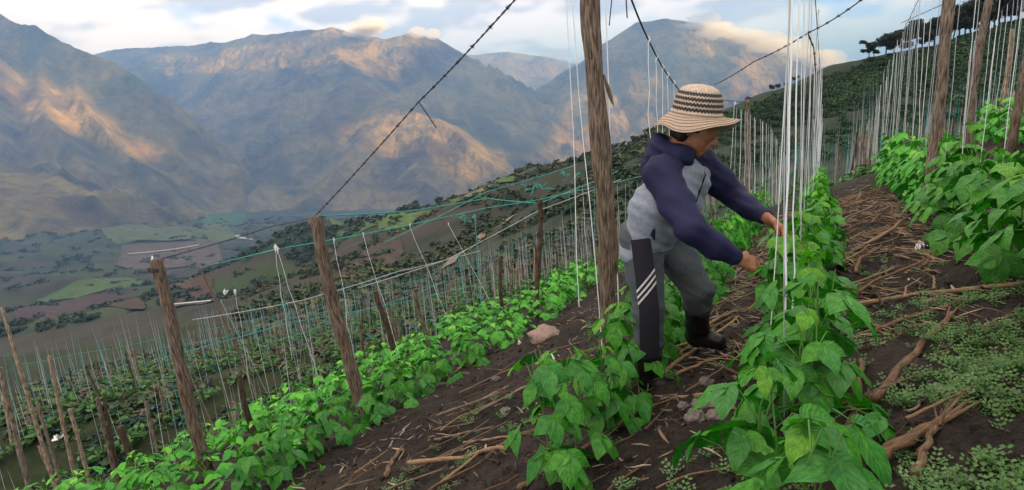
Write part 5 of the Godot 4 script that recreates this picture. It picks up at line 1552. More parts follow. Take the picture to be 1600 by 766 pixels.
func merged_plant(plan: Dictionary) -> Mesh:
	var mb := MB.new()
	var cols := [Color(0.065, 0.31, 0.03), Color(0.045, 0.26, 0.035), Color(0.09, 0.37, 0.03), Color(0.035, 0.20, 0.03), Color(0.16, 0.45, 0.035)]
	for l in plan.leaves:
		var src: MB = leaf_plain[rng.randi() % 6]
		var f := mb.v.size()
		var c: Color = cols[green_of(l[1])] * rand(0.8, 1.05)
		for p in src.v:
			mb.point(l[0] * p, c)
		for q in src.i:
			mb.i.append(f + q)
	return mb.mesh(M.leaf_tint)

func ordinal(n: int) -> String:
	var w := ["first", "second", "third", "fourth", "fifth", "sixth", "seventh", "eighth", "ninth", "tenth", "eleventh", "twelfth", "thirteenth", "fourteenth", "fifteenth", "sixteenth", "seventeenth", "eighteenth", "nineteenth"]
	if n < 19:
		return w[n]
	var tens := {20: "twentieth", 30: "thirtieth", 40: "fortieth", 50: "fiftieth", 60: "sixtieth", 70: "seventieth", 80: "eightieth", 90: "ninetieth"}
	var tw := {20: "twenty", 30: "thirty", 40: "forty", 50: "fifty", 60: "sixty", 70: "seventy", 80: "eighty", 90: "ninety"}
	var t := (n + 1) / 10 * 10
	return tens[t] if (n + 1) % 10 == 0 else tw[t] + "-" + w[(n + 1) % 10 - 1]

func build_rows() -> void:
	make_leaves()
	for k in 6:
		var plan := plant_plan(rand(0.34, 0.5), rand(0.2, 0.27), 12, 0.115, Vector3(rand(-0.1, 0.1), 0, rand(-0.1, 0.1)))
		far_plants.append([merged_plant(plan), plan.stem.mesh(M.stem)])
	for r in ROWS:
		# name, v, u0, u1, step, height, radius, leaf, detail up to this distance, spread
		var u: float = r.u0
		var n := 0
		while u < r.u1:
			var v: float = r.v + rand(-r.spread, r.spread) + r.bend * maxf(0.0, u - 6.0)
			var p := on_ground(u, v, -0.01)
			var d := p.length()
			var label: String = "leafy bean plant in %s, %s from the camera" % [r.say, ordinal(n)]
			var grow := rand(0.85, 1.2)
			if d < r.near:
				var plan := plant_plan(r.h * grow, r.r * rand(0.9, 1.15), r.sets, r.leaf, Vector3(rand(-0.15, 0.15), 0, rand(-0.15, 0.15)))
				add_leafy_plant(p, plan, label, r.group)
			else:
				var o := thing("bean_plant", label, "plant", r.group, p)
				var q: Array = far_plants[rng.randi() % far_plants.size()]
				var t := Transform3D(Basis(Vector3.UP, rand(0, TAU)) * Basis.from_scale(Vector3(r.r / 0.22, r.h / 0.42, r.r / 0.22) * grow), Vector3.ZERO)
				part("foliage", q[0], o, t)
				part("vine_stem", q[1], o, t)
			n += 1
			u += r.step * rand(0.85, 1.15) * (1.0 + maxf(0.0, d - 9.0) * 0.03)

# ------------------------------------------------------------------ posts, wires, strings
func post_mesh(a: Vector3, b: Vector3, r0: float, r1: float, m: Material, seed_: float, sides := 14) -> ArrayMesh:
	# along y from the base at the origin
	var mb := MB.new()
	var l := a.distance_to(b)
	var n := maxi(5, int(l / 0.09))
	var pts := []
	var rad := []
	for k in n + 1:
		var t := float(k) / n
		pts.append(Vector3(0.02 * sin(t * 5.0 + seed_) * minf(1.0, l), -0.12 + (l + 0.12) * t, 0.02 * sin(t * 4.0 + seed_ * 2.0) * minf(1.0, l)))
		rad.append(lerpf(r0, r1, t) * (1.0 + 0.05 * sin(t * 23.0 + seed_)))
	mb.tube(pts, rad, sides, Color.WHITE, 0.1, true, seed_)
	return mb.mesh(m)

func frame_along(a: Vector3, b: Vector3) -> Transform3D:
	var y := (b - a).normalized()
	var x := y.cross(Vector3.BACK).normalized()
	return Transform3D(Basis(x, y, x.cross(y)), a)

func wire_wrap(parent: Node, at: float, r: float, m: Material, turns := 3) -> void:
	var mb := MB.new()
	var pts := []
	var rad := []
	for k in turns * 10 + 1:
		var a := TAU * k / 10.0
		pts.append(Vector3(cos(a) * r, at + 0.012 * k / 10.0 + 0.006 * sin(a), sin(a) * r))
		rad.append(0.0035)
	mb.tube(pts, rad, 5, Color.WHITE, 0.0, false)
	part("wire_wrap", mb.mesh(m), parent)

func build_posts() -> void:
	var k := 0
	for p in POSTS:
		var o := thing("wooden_post", p.say, "post", p.group, p.a)
		var f := frame_along(p.a, p.b)
		f.origin = Vector3.ZERO
		var sh := part("shaft", post_mesh(p.a, p.b, p.r, p.r * p.taper, M[p.wood], k * 1.7), o, f)
		var l: float = p.a.distance_to(p.b)
		if p.wire:
			wire_wrap(sh, l * 0.955, p.r * p.taper * 1.08, M.wire)
		if p.has("stub"):
			var mb := MB.new()
			var y: float = p.stub
			mb.tube([Vector3(p.r * 0.6, y + 0.14, 0.02), Vector3(p.r * 0.95, y + 0.05, 0.03), Vector3(p.r * 1.15, y, 0.03), Vector3(p.r * 1.4, y - 0.06, 0.03)], [0.006, 0.016, 0.014, 0.002], 7, Color.WHITE, 0.2)
			part("bark_splinter", mb.mesh(M.wood), sh)
			for q in 5:
				var kn := MB.new()
				var ang := rand(0.3, 2.6)
				var yy := l * (0.15 + 0.16 * q)
				var c: Vector3 = Vector3(cos(ang), 0, sin(ang)) * p.r * 0.93 + Vector3(0, yy, 0)
				var ring := []
				var rr := []
				for e in 13:
					var a := TAU * e / 12.0
					ring.append(c + Vector3(-sin(ang) * cos(a) * 0.012, sin(a) * 0.026, cos(ang) * cos(a) * 0.012))
					rr.append(0.004)
				kn.tube(ring, rr, 5, Color.WHITE, 0.2, false)
				part("knot", kn.mesh(M.wood_dark), sh)
		if p.has("knob"):
			var mb := MB.new()
			mb.tube([Vector3(-0.05, l + 0.0, 0), Vector3(0.0, l + 0.03, 0.01), Vector3(0.06, l + 0.015, 0)], [0.02, 0.035, 0.02], 8, Color.WHITE, 0.25)
			part("post_cap", mb.mesh(M.wood_dark), sh)
		k += 1

func sag(a: Vector3, b: Vector3, n: int, drop: float) -> Array:
	var out := []
	for k in n + 1:
		var t := float(k) / n
		out.append(a.lerp(b, t) - Vector3(0, drop * 4.0 * t * (1.0 - t), 0))
	return out

func line_mesh(pts: Array, r: float, m: Material, sides := 5) -> ArrayMesh:
	var mb := MB.new()
	var rad := []
	rad.resize(pts.size())
	rad.fill(r)
	mb.tube(pts, rad, sides, Color.WHITE, 0.0, true)
	return mb.mesh(m)

func build_wires() -> void:
	for w in WIRES:
		var o := thing("barbed_wire" if w.barbs else "trellis_line", w.say, "wire" if w.barbs else "line", w.group, w.pts[0])
		var loc := []
		for k in w.pts.size() - 1:
			var s := sag(w.pts[k] - w.pts[0], w.pts[k + 1] - w.pts[0], 10, w.sag / (w.pts.size() - 1))
			if k > 0:
				s.remove_at(0)
			loc += s
		if not w.barbs:
			part("strand", line_mesh(loc, w.r, M[w.mat]), o)
			continue
		# two twisted strands with barbs
		var fineloc := []
		for k in loc.size() - 1:
			for e in 8:
				fineloc.append(loc[k].lerp(loc[k + 1], e / 8.0))
		fineloc.append(loc[-1])
		for s in 2:
			var tw := []
			for k in fineloc.size():
				var a := k * 0.9 + PI * s
				tw.append(fineloc[k] + Vector3(cos(a), sin(a), cos(a) * 0.5) * w.r * 0.9)
			part("strand", line_mesh(tw, w.r * 0.75, M.wire), o)
		var run := 0.0
		for k in fineloc.size() - 1:
			run += fineloc[k].distance_to(fineloc[k + 1])
			if run > 0.12 + 0.1 * rng.randf():
				run = 0.0
				var b := MB.new()
				var c: Vector3 = fineloc[k]
				for e in 4:
					var dd: Vector3 = Vector3(rand(-1, 1), rand(-1, 1), rand(-1, 1)).normalized() * w.r * 4.5
					b.tube([c, c + dd], [w.r * 0.6, w.r * 0.25], 4)
				b.tube([c - Vector3(w.r * 2.0, 0, 0), c + Vector3(w.r * 2.0, 0, 0)], [w.r * 2.1, w.r * 2.1], 6)
				part("barb", b.mesh(M.wire), o)

func string_to(a: Vector3, b: Vector3, r: float, m: String, label: String, group: String, knot := true) -> void:
	var o := thing("string", label, "string", group, a)
	var mb := MB.new()
	var d := b - a
	var n := 7
	var pts := []
	for k in n + 1:
		var t := float(k) / n
		pts.append(d * t + Vector3(sin(t * PI), 0, cos(t * 2.0) - 1.0) * rand(-0.012, 0.012))
	var rad := []
	rad.resize(n + 1)
	rad.fill(r)
	mb.tube(pts, rad, 5, Color.WHITE, 0.0, true)
	part("cord", mb.mesh(M[m]), o)
	if knot:
		var kb := MB.new()
		kb.tube([d + Vector3(0, 0.02, 0), d + Vector3(0.01, 0.0, 0.006), d + Vector3(-0.004, -0.03, 0)], [r * 1.6, r * 2.6, r * 1.2], 6)
		part("knot", kb.mesh(M[m]), o)

func build_strings() -> void:
	for r in STRINGS:
		# the wire that the strings of this row hang from
		var tops := []
		var uu: float = r.u0 - r.lead
		while uu < r.u1 + 0.6:
			var q := on_ground(uu, r.v + r.bend * maxf(0.0, uu - 6.0))
			tops.append(Vector3(q.x, base_h(q.x, q.z) + r.h, q.z))
			uu += 0.7
		var wire := thing("trellis_line", "dark wire that carries the strings over %s" % r.say, "line", "", tops[0])
		var loc := []
		for t in tops:
			loc.append(t - tops[0])
		part("strand", line_mesh(loc, 0.004, M.wire), wire)
		var u: float = r.u0
		var n := 0
		while u < r.u1:
			var v: float = r.v + rand(-0.05, 0.05) + r.bend * maxf(0.0, u - 6.0)
			var p := on_ground(u, v, 0.06)
			var lean := Vector3(rand(-0.05, 0.05), 0, rand(-0.05, 0.05))
			var top := on_ground(u, r.v + r.bend * maxf(0.0, u - 6.0), 0.0)
			top.y = base_h(top.x, top.z) + r.h + rand(-0.03, 0.03)
			var d := p.length()
			string_to(p, top + lean, r.r * (1.0 + maxf(0.0, d - 4.0) * 0.1), pick(r.mats), "pale string hanging over %s, %s from the camera" % [r.say, ordinal(n)] if n < 59 else "thin pale string far down %s" % r.say, r.group, d < 9.0)
			n += 1
			u += r.step * rand(0.8, 1.2) * (1.0 + maxf(0.0, d - 8.0) * 0.02)
	for s in LOOSE:
		string_to(s.a, s.b, s.r, s.mat, s.say, s.group)

# ------------------------------------------------------------------ dry stalks, litter, stones, weeds
func stalk_mesh(l: float, r: float, bend: float, m: Material, seed_: float, split := false) -> ArrayMesh:
	var mb := MB.new()
	var n := 10
	var pts := []
	var rad := []
	for k in n + 1:
		var t := float(k) / n
		var node := 1.0 + (0.13 if fposmod(t * l / 0.16 + seed_, 1.0) < 0.18 else 0.0)
		pts.append(Vector3(bend * sin(t * PI) * l + 0.006 * sin(t * 19.0 + seed_), 0.3 * bend * sin(t * 2.0 * PI + seed_) * l, (t - 0.5) * l))
		rad.append(r * (1.0 - 0.35 * t) * node)
	mb.tube(pts, rad, 8, Color.WHITE, 0.09, true, seed_)
	if split:
		for k in 3:
			var e: Vector3 = pts[n] + Vector3(rand(-1, 1) * r * 2.0, rand(0, 1) * r * 1.5, r * 5.0)
			mb.tube([pts[n - 1], e], [r * 0.45, r * 0.1], 5)
	return mb.mesh(m)

func lay(o: Node3D, a: Vector3, b: Vector3) -> Transform3D:
	var z := (b - a).normalized()
	var x := Vector3.UP.cross(z).normalized()
	return Transform3D(Basis(x, z.cross(x), z), Vector3.ZERO)

func build_stalks() -> void:
	for s in STALKS:
		var a: Vector3 = Vector3(s.a.x, ground_h(s.a.x, s.a.y) + s.r * 0.7 + s.lift, s.a.y)
		var b: Vector3 = Vector3(s.b.x, ground_h(s.b.x, s.b.y) + s.r * 0.7 + s.lift, s.b.y)
		var o := thing("dry_stalk", s.say, "stalk", "dry stalks strewn between the rows", (a + b) * 0.5)
		part("cane", stalk_mesh(a.distance_to(b), s.r, s.bend, M[s.mat], s.a.x * 7.0, s.split), o, lay(o, a, b))
	# many smaller ones that look alike
	var kinds := []
	for k in 12:
		kinds.append(stalk_mesh(1.0, 0.013 + 0.007 * (k % 3), rand(-0.07, 0.07), M[["stalk_tan", "stalk_brown", "stalk_grey", "stalk_dark", "stalk_brown", "stalk_tan"][k % 6]], k * 3.1, k % 2 == 0))
	for z in PATCHES:
		var us := []
		for k in int(z.n):
			us.append(rand(z.u0, z.u1))
		us.sort()
		for k in int(z.n):
			var p := on_ground(us[k], rand(z.v0, z.v1))
			var l := rand(z.l0, z.l1)
			var a := z.a + rand(-z.da, z.da) as float
			var d := Vector3(cos(a), 0, sin(a)) * l * 0.5
			var e0 := p - d
			var e1 := p + d
			e0.y = ground_h(e0.x, e0.z) + 0.01 + rand(0, z.pile)
			e1.y = ground_h(e1.x, e1.z) + 0.01 + rand(0, z.pile)
			var o := thing("dry_stalk", "%s, %s from the camera" % [z.say, ordinal(k)], "stalk", z.group, (e0 + e1) * 0.5)
			var t := lay(o, e0, e1)
			t.basis = t.basis * Basis.from_scale(Vector3.ONE * l * rand(0.6, 1.0)) * Basis.from_scale(Vector3(1, 1, 1.3))
			part("cane", kinds[rng.randi() % kinds.size()], o, t)

func chip_mesh() -> ArrayMesh:
	var mb := MB.new()
	mb.tube([Vector3(0, 0, -0.5), Vector3(0.04, 0.05, -0.1), Vector3(0.0, 0.02, 0.25), Vector3(-0.05, 0.06, 0.5)], [0.02, 0.05, 0.042, 0.01], 5)
	return mb.mesh(M.litter)

func blade_mesh() -> ArrayMesh:
	# a shred of dead leaf: a curled strip
	var mb := MB.new()
	for k in 6:
		var t := k / 5.0
		for e in 3:
			mb.point(Vector3((e - 1) * 0.14 * sin(PI * (0.12 + 0.8 * t)), 0.1 * sin(t * 3.0) + (0.05 if e != 1 else 0.0), t - 0.5), Color.WHITE)
	for k in 5:
		for e in 2:
			var p := k * 3 + e
			mb.quad(p, p + 3, p + 4, p + 1)
	return mb.mesh(M.litter)

func clod_mesh(seed_: int) -> ArrayMesh:
	var mb := MB.new()
	var rings := 5
	var n := 8
	for k in rings + 1:
		var a := PI * k / rings
		for q in n:
			var b := TAU * q / n
			var p := Vector3(sin(a) * cos(b), cos(a) * 0.7, sin(a) * sin(b))
			mb.point(p * (0.5 + 0.16 * fine.get_noise_3d(p.x * 1.7 + seed_, p.y * 1.7, p.z * 1.7)), Color.WHITE)
	for k in rings:
		for q in n:
			var p := k * n + q
			var p2 := k * n + (q + 1) % n
			mb.quad(p, p2, p2 + n, p + n)
	return mb.mesh(M.stone)

func weed_mesh() -> ArrayMesh:
	# a small sprig: three stems of little rounded leaves
	var mb := MB.new()
	for s in 5:
		var a := TAU * s / 5.0 + 0.4 * sin(s * 3.0)
		var d := Vector3(cos(a), 0.55, sin(a))
		for k in 3:
			var c := d * (0.25 + 0.3 * k) + Vector3(0, 0.05 * k, 0)
			for e in 2:
				var sd := Vector3(-sin(a), 0.25, cos(a)) * (1.0 if e == 0 else -1.0)
				var f := mb.v.size()
				mb.point(c)
				mb.point(c + sd * 0.14 + d * 0.14 + Vector3(0, 0.03, 0))
				mb.point(c + sd * 0.32 + d * 0.1 - Vector3(0, 0.02, 0))
				mb.point(c + sd * 0.16 - d * 0.1 + Vector3(0, 0.03, 0))
				mb.quad(f, f + 1, f + 2, f + 3)
	return mb.mesh(M.leaf_tint)

func build_litter() -> void:
	var chips := []
	var ctint := []
	var shreds := []
	var stint := []
	for k in 9000:
		var u := -1.0 + 14.0 * pow(rng.randf(), 1.5)
		var v := rand(-3.6, 2.4)
		if noise.get_noise_2d(u * 0.9, v * 0.9) < -0.12 + 0.2 * rng.randf() - 0.1:
			continue
		if v > 0.15 and u < 2.6 and rng.randf() < 0.6:
			continue
		var p := on_ground(u, v, rand(0.0, 0.018))
		var l := rand(0.02, 0.10) * (1.6 if rng.randf() < 0.08 else 1.0)
		var b := Basis.from_euler(Vector3(rand(-0.5, 0.5), rand(0, TAU), rand(0, TAU)))
		var tone: Color = pick([Color(0.26, 0.19, 0.135), Color(0.17, 0.12, 0.085), Color(0.1, 0.075, 0.055), Color(0.32, 0.25, 0.19), Color(0.06, 0.045, 0.037), Color(0.22, 0.19, 0.165), Color(0.08, 0.06, 0.05)])
		if rng.randf() < 0.6:
			chips.append(Transform3D(b * Basis.from_scale(Vector3(l * 0.9, l * 0.9, l)), p))
			ctint.append(tone)
		else:
			shreds.append(Transform3D(b * Basis.from_scale(Vector3(l * 0.5, l * 0.8, l * 0.9)), p + Vector3(0, 0.006, 0)))
			stint.append(tone)
	for k in 3000:      # the thick mulch beside the farmer's row
		var u := rand(2.8, 11.0)
		var v := rand(0.1, 0.75) if rng.randf() < 0.62 else rand(-0.75, -0.2)
		var p := on_ground(u, v, rand(0.0, 0.03))
		if noise.get_noise_2d(u * 1.1 + 5.0, v * 2.2) < rand(-0.2, 0.25):
			continue
		var l := rand(0.04, 0.17)
		chips.append(Transform3D(Basis.from_euler(Vector3(rand(-0.25, 0.25), -0.75 + PI / 2 + rand(-0.9, 0.9), rand(0, TAU))) * Basis.from_scale(Vector3(0.045, 0.045, l)), p))
		ctint.append(pick([Color(0.34, 0.23, 0.15), Color(0.22, 0.145, 0.095), Color(0.13, 0.09, 0.065), Color(0.4, 0.29, 0.2), Color(0.27, 0.22, 0.18)]))
	scatter("straw_litter", chip_mesh(), chips, ctint, "broken bits of stalk lying all over the soil", "litter")
	scatter("leaf_litter", blade_mesh(), shreds, stint, "shreds of dead leaf lying all over the soil", "litter")
	var clods := []
	var dtint := []
	for k in 9000:
		var u := -1.0 + 13.0 * pow(rng.randf(), 1.5)
		var v := rand(-4.2, 2.4)
		var p := on_ground(u, v, 0.0)
		var s := 0.008 + 0.035 * pow(rng.randf(), 3.0)
		clods.append(Transform3D(Basis.from_euler(Vector3(rand(0, TAU), rand(0, TAU), rand(0, TAU))) * Basis.from_scale(Vector3.ONE * s), p))
		var t := rand(0.55, 1.3)
		dtint.append(Color(0.05, 0.037, 0.029) * t if rng.randf() < 0.93 else Color(0.22, 0.18, 0.16) * t)
	scatter("soil_clods", clod_mesh(3), clods, dtint, "crumbs and clods of dark soil", "soil")
	# low weeds, thick on the right in front
	var weeds := []
	var wtint := []
	for k in 60000:
		var u := rand(-0.8, 5.5)
		var v := rand(-2.0, 2.4)
		var q := noise.get_noise_2d(u * 1.6 + 20.0, v * 1.6)
		var dens := smooth(0.12, 0.5, v) * smooth(3.6, 2.0, u) + 0.03
		if rng.randf() > dens * clampf(0.62 + q * 1.9, 0.0, 1.0):
			continue
		var p := on_ground(u, v, 0.0)
		var s := rand(0.018, 0.046)
		weeds.append(Transform3D(Basis.from_euler(Vector3(rand(-0.3, 0.3), rand(0, TAU), rand(-0.3, 0.3))) * Basis.from_scale(Vector3.ONE * s), p))
		var g := rand(0.6, 1.1)
		wtint.append(Color(0.075, 0.17, 0.05) * g if rng.randf() < 0.8 else Color(0.13, 0.2, 0.09) * g)
	scatter("ground_weeds", weed_mesh(), weeds, wtint, "low green weeds creeping over the soil on the right", "weeds")

func build_stones() -> void:
	for s in STONES:
		var p := Vector3(s.p.x, ground_h(s.p.x, s.p.y) + s.r.y * 0.25, s.p.y)
		var o := thing("stone", s.say, "stone", "", p)
		var mb := MB.new()
		var n := 22
		for k in 15:
			var a := PI * k / 14
			for q in n:
				var b := TAU * q / n
				var d := Vector3(sin(a) * cos(b), cos(a), sin(a) * sin(b))
				var g := 1.0 + 0.28 * fine.get_noise_3d(d.x * 1.2 + s.p.x * 9.0, d.y * 1.2, d.z * 1.2) + 0.07 * fine.get_noise_3d(d.x * 4.0, d.y * 4.0 + s.p.x, d.z * 4.0)
				mb.point(d * s.r * g, s.col)
		for k in 14:
			for q in n:
				var a := k * n + q
				var b := k * n + (q + 1) % n
				mb.quad(a, b, b + n, a + n)
		part("rock", mb.mesh(M.stone), o)

# ------------------------------------------------------------------ middle distance
func mid_h(x: float, z: float) -> float:
	# the height of the hillside sheet as built
	var r := sqrt(x * x + z * z)
	var y := rbf_h(x, z) if r > 26.0 else base_h(x, z)
	var amp := clampf((r - 30.0) / 60.0, 0.0, 1.0)
	return y + amp * (1.6 * noise.get_noise_2d(x * 0.035, z * 0.035) + minf(r, 900.0) * 0.02 * noise.get_noise_2d(x * 0.006, z * 0.006)) - 0.25 * smooth(27.0, 20.0, r)

func clump_mesh(n: int, leaf: float, flat: float, m: Material, seed_: int) -> ArrayMesh:
	# a bush or crown of many small leaf faces round a few limbs' ends, about one unit across
	var r := RandomNumberGenerator.new()
	r.seed = seed_
	var mb := MB.new()
	var lobes := []
	for k in 7:
		lobes.append(Vector3(r.randf_range(-0.32, 0.32), r.randf_range(-0.2, 0.3) * flat, r.randf_range(-0.32, 0.32)))
	for k in n:
		var d := Vector3(r.randfn(), r.randfn(), r.randfn()).normalized()
		var c: Vector3 = lobes[r.randi() % 7] + d * r.randf_range(0.1, 0.24) * Vector3(1, flat, 1)
		var t := d.cross(Vector3(r.randfn(), r.randfn(), r.randfn())).normalized()
		var b := d.cross(t)
		d = (d + Vector3(r.randfn(), r.randfn() + 0.6, r.randfn()) * 0.5).normalized()
		t = (t - d * t.dot(d)).normalized()
		b = d.cross(t)
		var s := leaf * r.randf_range(0.6, 1.3)
		var tone := r.randf_range(0.7, 1.25)
		var col := Color(tone, tone, tone)
		var f := mb.v.size()
		mb.point(c - t * s, col)
		mb.point(c + b * s * 0.6 + d * s * 0.2, col)
		mb.point(c + t * s, col)
		mb.point(c - b * s * 0.6 + d * s * 0.2, col)
		mb.quad(f, f + 1, f + 2, f + 3)
	return mb.mesh(m)

func build_hill_crop() -> void:
	var bush := clump_mesh(46, 0.17, 0.8, M.far_leaf, 4)
	var places := []
	var tints := []
	var step := deg_to_rad(0.085)
	var a := deg_to_rad(9.0)
	while a < deg_to_rad(48.0):
		var last := -999
		var r := 42.0
		while r < 135.0:
			var x := sin(a) * r
			var z := -cos(a) * r
			var y := rbf_h(x, z)
			var lev := int(floor(y / 0.68))
			if lev != last and last != -999 and lev > last:
				var jx := x + rand(-0.35, 0.35)
				var jz := z + rand(-0.35, 0.35)
				if noise.get_noise_2d(x * 0.12, z * 0.12) > -0.42:
					var s := rand(0.7, 1.25)
					places.append(Transform3D(Basis(Vector3.UP, rand(0, TAU)) * Basis.from_scale(Vector3(s * 1.2, s, s * 1.2)), Vector3(jx, mid_h(jx, jz) + 0.3 * s, jz)))
					var g := rand(0.7, 1.2) * (1.0 + 0.5 * noise.get_noise_2d(x * 0.05, z * 0.05))
					tints.append(Color(0.032, 0.068, 0.026) * g)
			last = lev
			r += 0.45
		a += step
	print("crop bushes ", places.size())
	scatter("crop_bushes", bush, places, tints, "rows of dark green crop bushes covering the hill behind", "bushes")
	# scrub over the spur and the hollow
	var sp := []
	var st := []
	for k in 5200:
		var az := deg_to_rad(rand(-26.0, 16.0))
		var rr := 50.0 * pow(9.0, rng.randf())
		var x := sin(az) * rr
		var z := -cos(az) * rr
		if noise.get_noise_2d(x * 0.03 + 12.0, z * 0.03) < 0.02 - 0.25 * smooth(-0.1, 0.25, az):
			continue
		var s := rand(0.8, 2.6) * (1.0 + rr * 0.0025)
		sp.append(Transform3D(Basis(Vector3.UP, rand(0, TAU)) * Basis.from_scale(Vector3(s * 1.2, s * 0.8, s * 1.2)), Vector3(x, mid_h(x, z) + 0.1 * s, z)))
		var g := rand(0.6, 1.3)
		st.append(Color(0.03, 0.052, 0.024) * g if rng.randf() < 0.75 else Color(0.07, 0.075, 0.035) * g)
	for k in 12000:
		var az := deg_to_rad(rand(-56.0, 8.0))
		var rr := 6.5 * pow(9.5, rng.randf())
		var x := sin(az) * rr
		var z := -cos(az) * rr
		if x * ACROSS.x + z * ACROSS.y > -7.0 or noise.get_noise_2d(x * 0.15, z * 0.15) < -0.25:
			continue
		var s := rand(0.12, 0.5) * (0.5 + rr * 0.04)
		sp.append(Transform3D(Basis(Vector3.UP, rand(0, TAU)) * Basis.from_scale(Vector3(s * 1.3, s * 0.7, s * 1.3)), Vector3(x, surf_h(x, z) + 0.08 * s, z)))
		var g := rand(0.5, 1.3)
		st.append(pick([Color(0.03, 0.06, 0.03), Color(0.05, 0.075, 0.03), Color(0.025, 0.07, 0.05), Color(0.09, 0.085, 0.06), Color(0.06, 0.12, 0.04)]) * g)
	scatter("hillside_scrub", bush, sp, st, "dark scrub scattered over the spur and the hollow", "scrub")
	# woods and hedges far down in the valley
	var fp := []
	var ft := []
	for k in 4200:
		var az := deg_to_rad(rand(-42.0, -3.0))
		var rr := 330.0 * pow(7.0, rng.randf())
		var x := sin(az) * rr
		var z := -cos(az) * rr
		if noise.get_noise_2d(x * 0.009, z * 0.012 + 50.0) < 0.14 and rng.randf() > 0.05:
			continue
		var s := rand(5.0, 11.0) * (0.5 + rr * 0.0006)
		fp.append(Transform3D(Basis(Vector3.UP, rand(0, TAU)) * Basis.from_scale(Vector3(s * 1.25, s * 0.8, s * 1.25)), Vector3(x, mid_h(x, z) + 0.15 * s, z)))
		var g := rand(0.6, 1.2)
		ft.append(Color(0.03, 0.05, 0.028) * g)
	scatter("valley_woods", bush, fp, ft, "dark woods and hedges far down in the valley", "woods")

func draped(corners: Array, col: Color, lift: float, n := 12) -> ArrayMesh:
	var mb := MB.new()
	for j in n + 1:
		for k in n + 1:
			var p: Vector2 = corners[0].lerp(corners[1], float(k) / n).lerp(corners[3].lerp(corners[2], float(k) / n), float(j) / n)
			var e := noise.get_noise_2d(p.x * 0.05, p.y * 0.05) * 2.0
			p += Vector2(e, -e)
			var q := 0.8 + 0.4 * noise.get_noise_2d(p.x * 0.2, p.y * 0.2)
			mb.point(Vector3(p.x, mid_h(p.x, p.y) + lift, p.y), col * q)
	for j in n:
		for k in n:
			var p := j * (n + 1) + k
			mb.quad(p, p + 1, p + n + 2, p + n + 1)
	var m := mb.mesh(M.meadow)
	return m

func build_fields() -> void:
	for q in FIELDS:
		structure(q.say, draped(q.c, q.col, q.lift))
	for t in TRACKS:
		var mb := MB.new()
		var pts := []
		for k in t.p.size() - 1:
			for e in 8:
				pts.append((t.p[k] as Vector2).lerp(t.p[k + 1], e / 8.0))
		pts.append(t.p[-1])
		for k in pts.size():
			var d: Vector2 = (pts[mini(k + 1, pts.size() - 1)] - pts[maxi(k - 1, 0)]).normalized()
			var s: Vector2 = Vector2(-d.y, d.x) * t.w * (0.8 + 0.4 * absf(sin(k * 1.7)))
			for e in 3:
				var p: Vector2 = pts[k] + s * (e - 1.0)
				mb.point(Vector3(p.x, mid_h(p.x, p.y) + t.lift, p.y), t.col)
		for k in pts.size() - 1:
			for e in 2:
				var p := k * 3 + e
				mb.quad(p, p + 3, p + 4, p + 1)
		structure(t.say, mb.mesh(M.meadow))

func build_trees() -> void:
	# the dark, flat-topped trees along the ridge and small round ones on the spur
	var crowns := []
	for k in 4:
		crowns.append(clump_mesh(420, 0.075, 0.75, M.tree_leaf, 30 + k))
	var n := 0
	for t in TREES:
		var p := Vector3(t.p.x, mid_h(t.p.x, t.p.y), t.p.y)
		var o := thing("pine_tree" if t.ridge else "small_tree", t.say, "tree", t.group, p)
		var h: float = t.h
		var tr := MB.new()
		var lean := rand(-0.08, 0.08)
		var pts := []
		for k in 6:
			var q := k / 5.0
			pts.append(Vector3(lean * h * q * q, h * 0.8 * q - 0.3, 0.1 * sin(q * 4.0 + n)))
		tr.tube(pts, [h * 0.03, h * 0.026, h * 0.022, h * 0.018, h * 0.013, h * 0.008], 7)
		for k in 5:
			var q := 0.45 + 0.09 * k
			var s: Vector3 = pts[0].lerp(pts[5], q)
			var a := k * 2.4 + n
			tr.tube([s, s + Vector3(cos(a) * h * 0.14, h * 0.1, sin(a) * h * 0.14), s + Vector3(cos(a) * h * 0.24, h * 0.15, sin(a) * h * 0.24)], [h * 0.01, h * 0.007, h * 0.003], 5)
		part("trunk", tr.mesh(M.bark), o)
		if t.ridge:
			for k in 5:
				var w := h * rand(0.4, 0.62)
				var c := pts[5] as Vector3 + Vector3(rand(-0.2, 0.2) * h, (0.08 - 0.1 * k) * h, rand(-0.2, 0.2) * h)
				part("crown", crowns[rng.randi() % 4], o, Transform3D(Basis(Vector3.UP, rand(0, TAU)) * Basis.from_scale(Vector3(w, w * 0.8, w)), c))
		else:
			part("crown", crowns[rng.randi() % 4], o, Transform3D(Basis(Vector3.UP, rand(0, TAU)) * Basis.from_scale(Vector3(h, h * 0.95, h)), Vector3(0, h * 0.55, 0)))
		n += 1

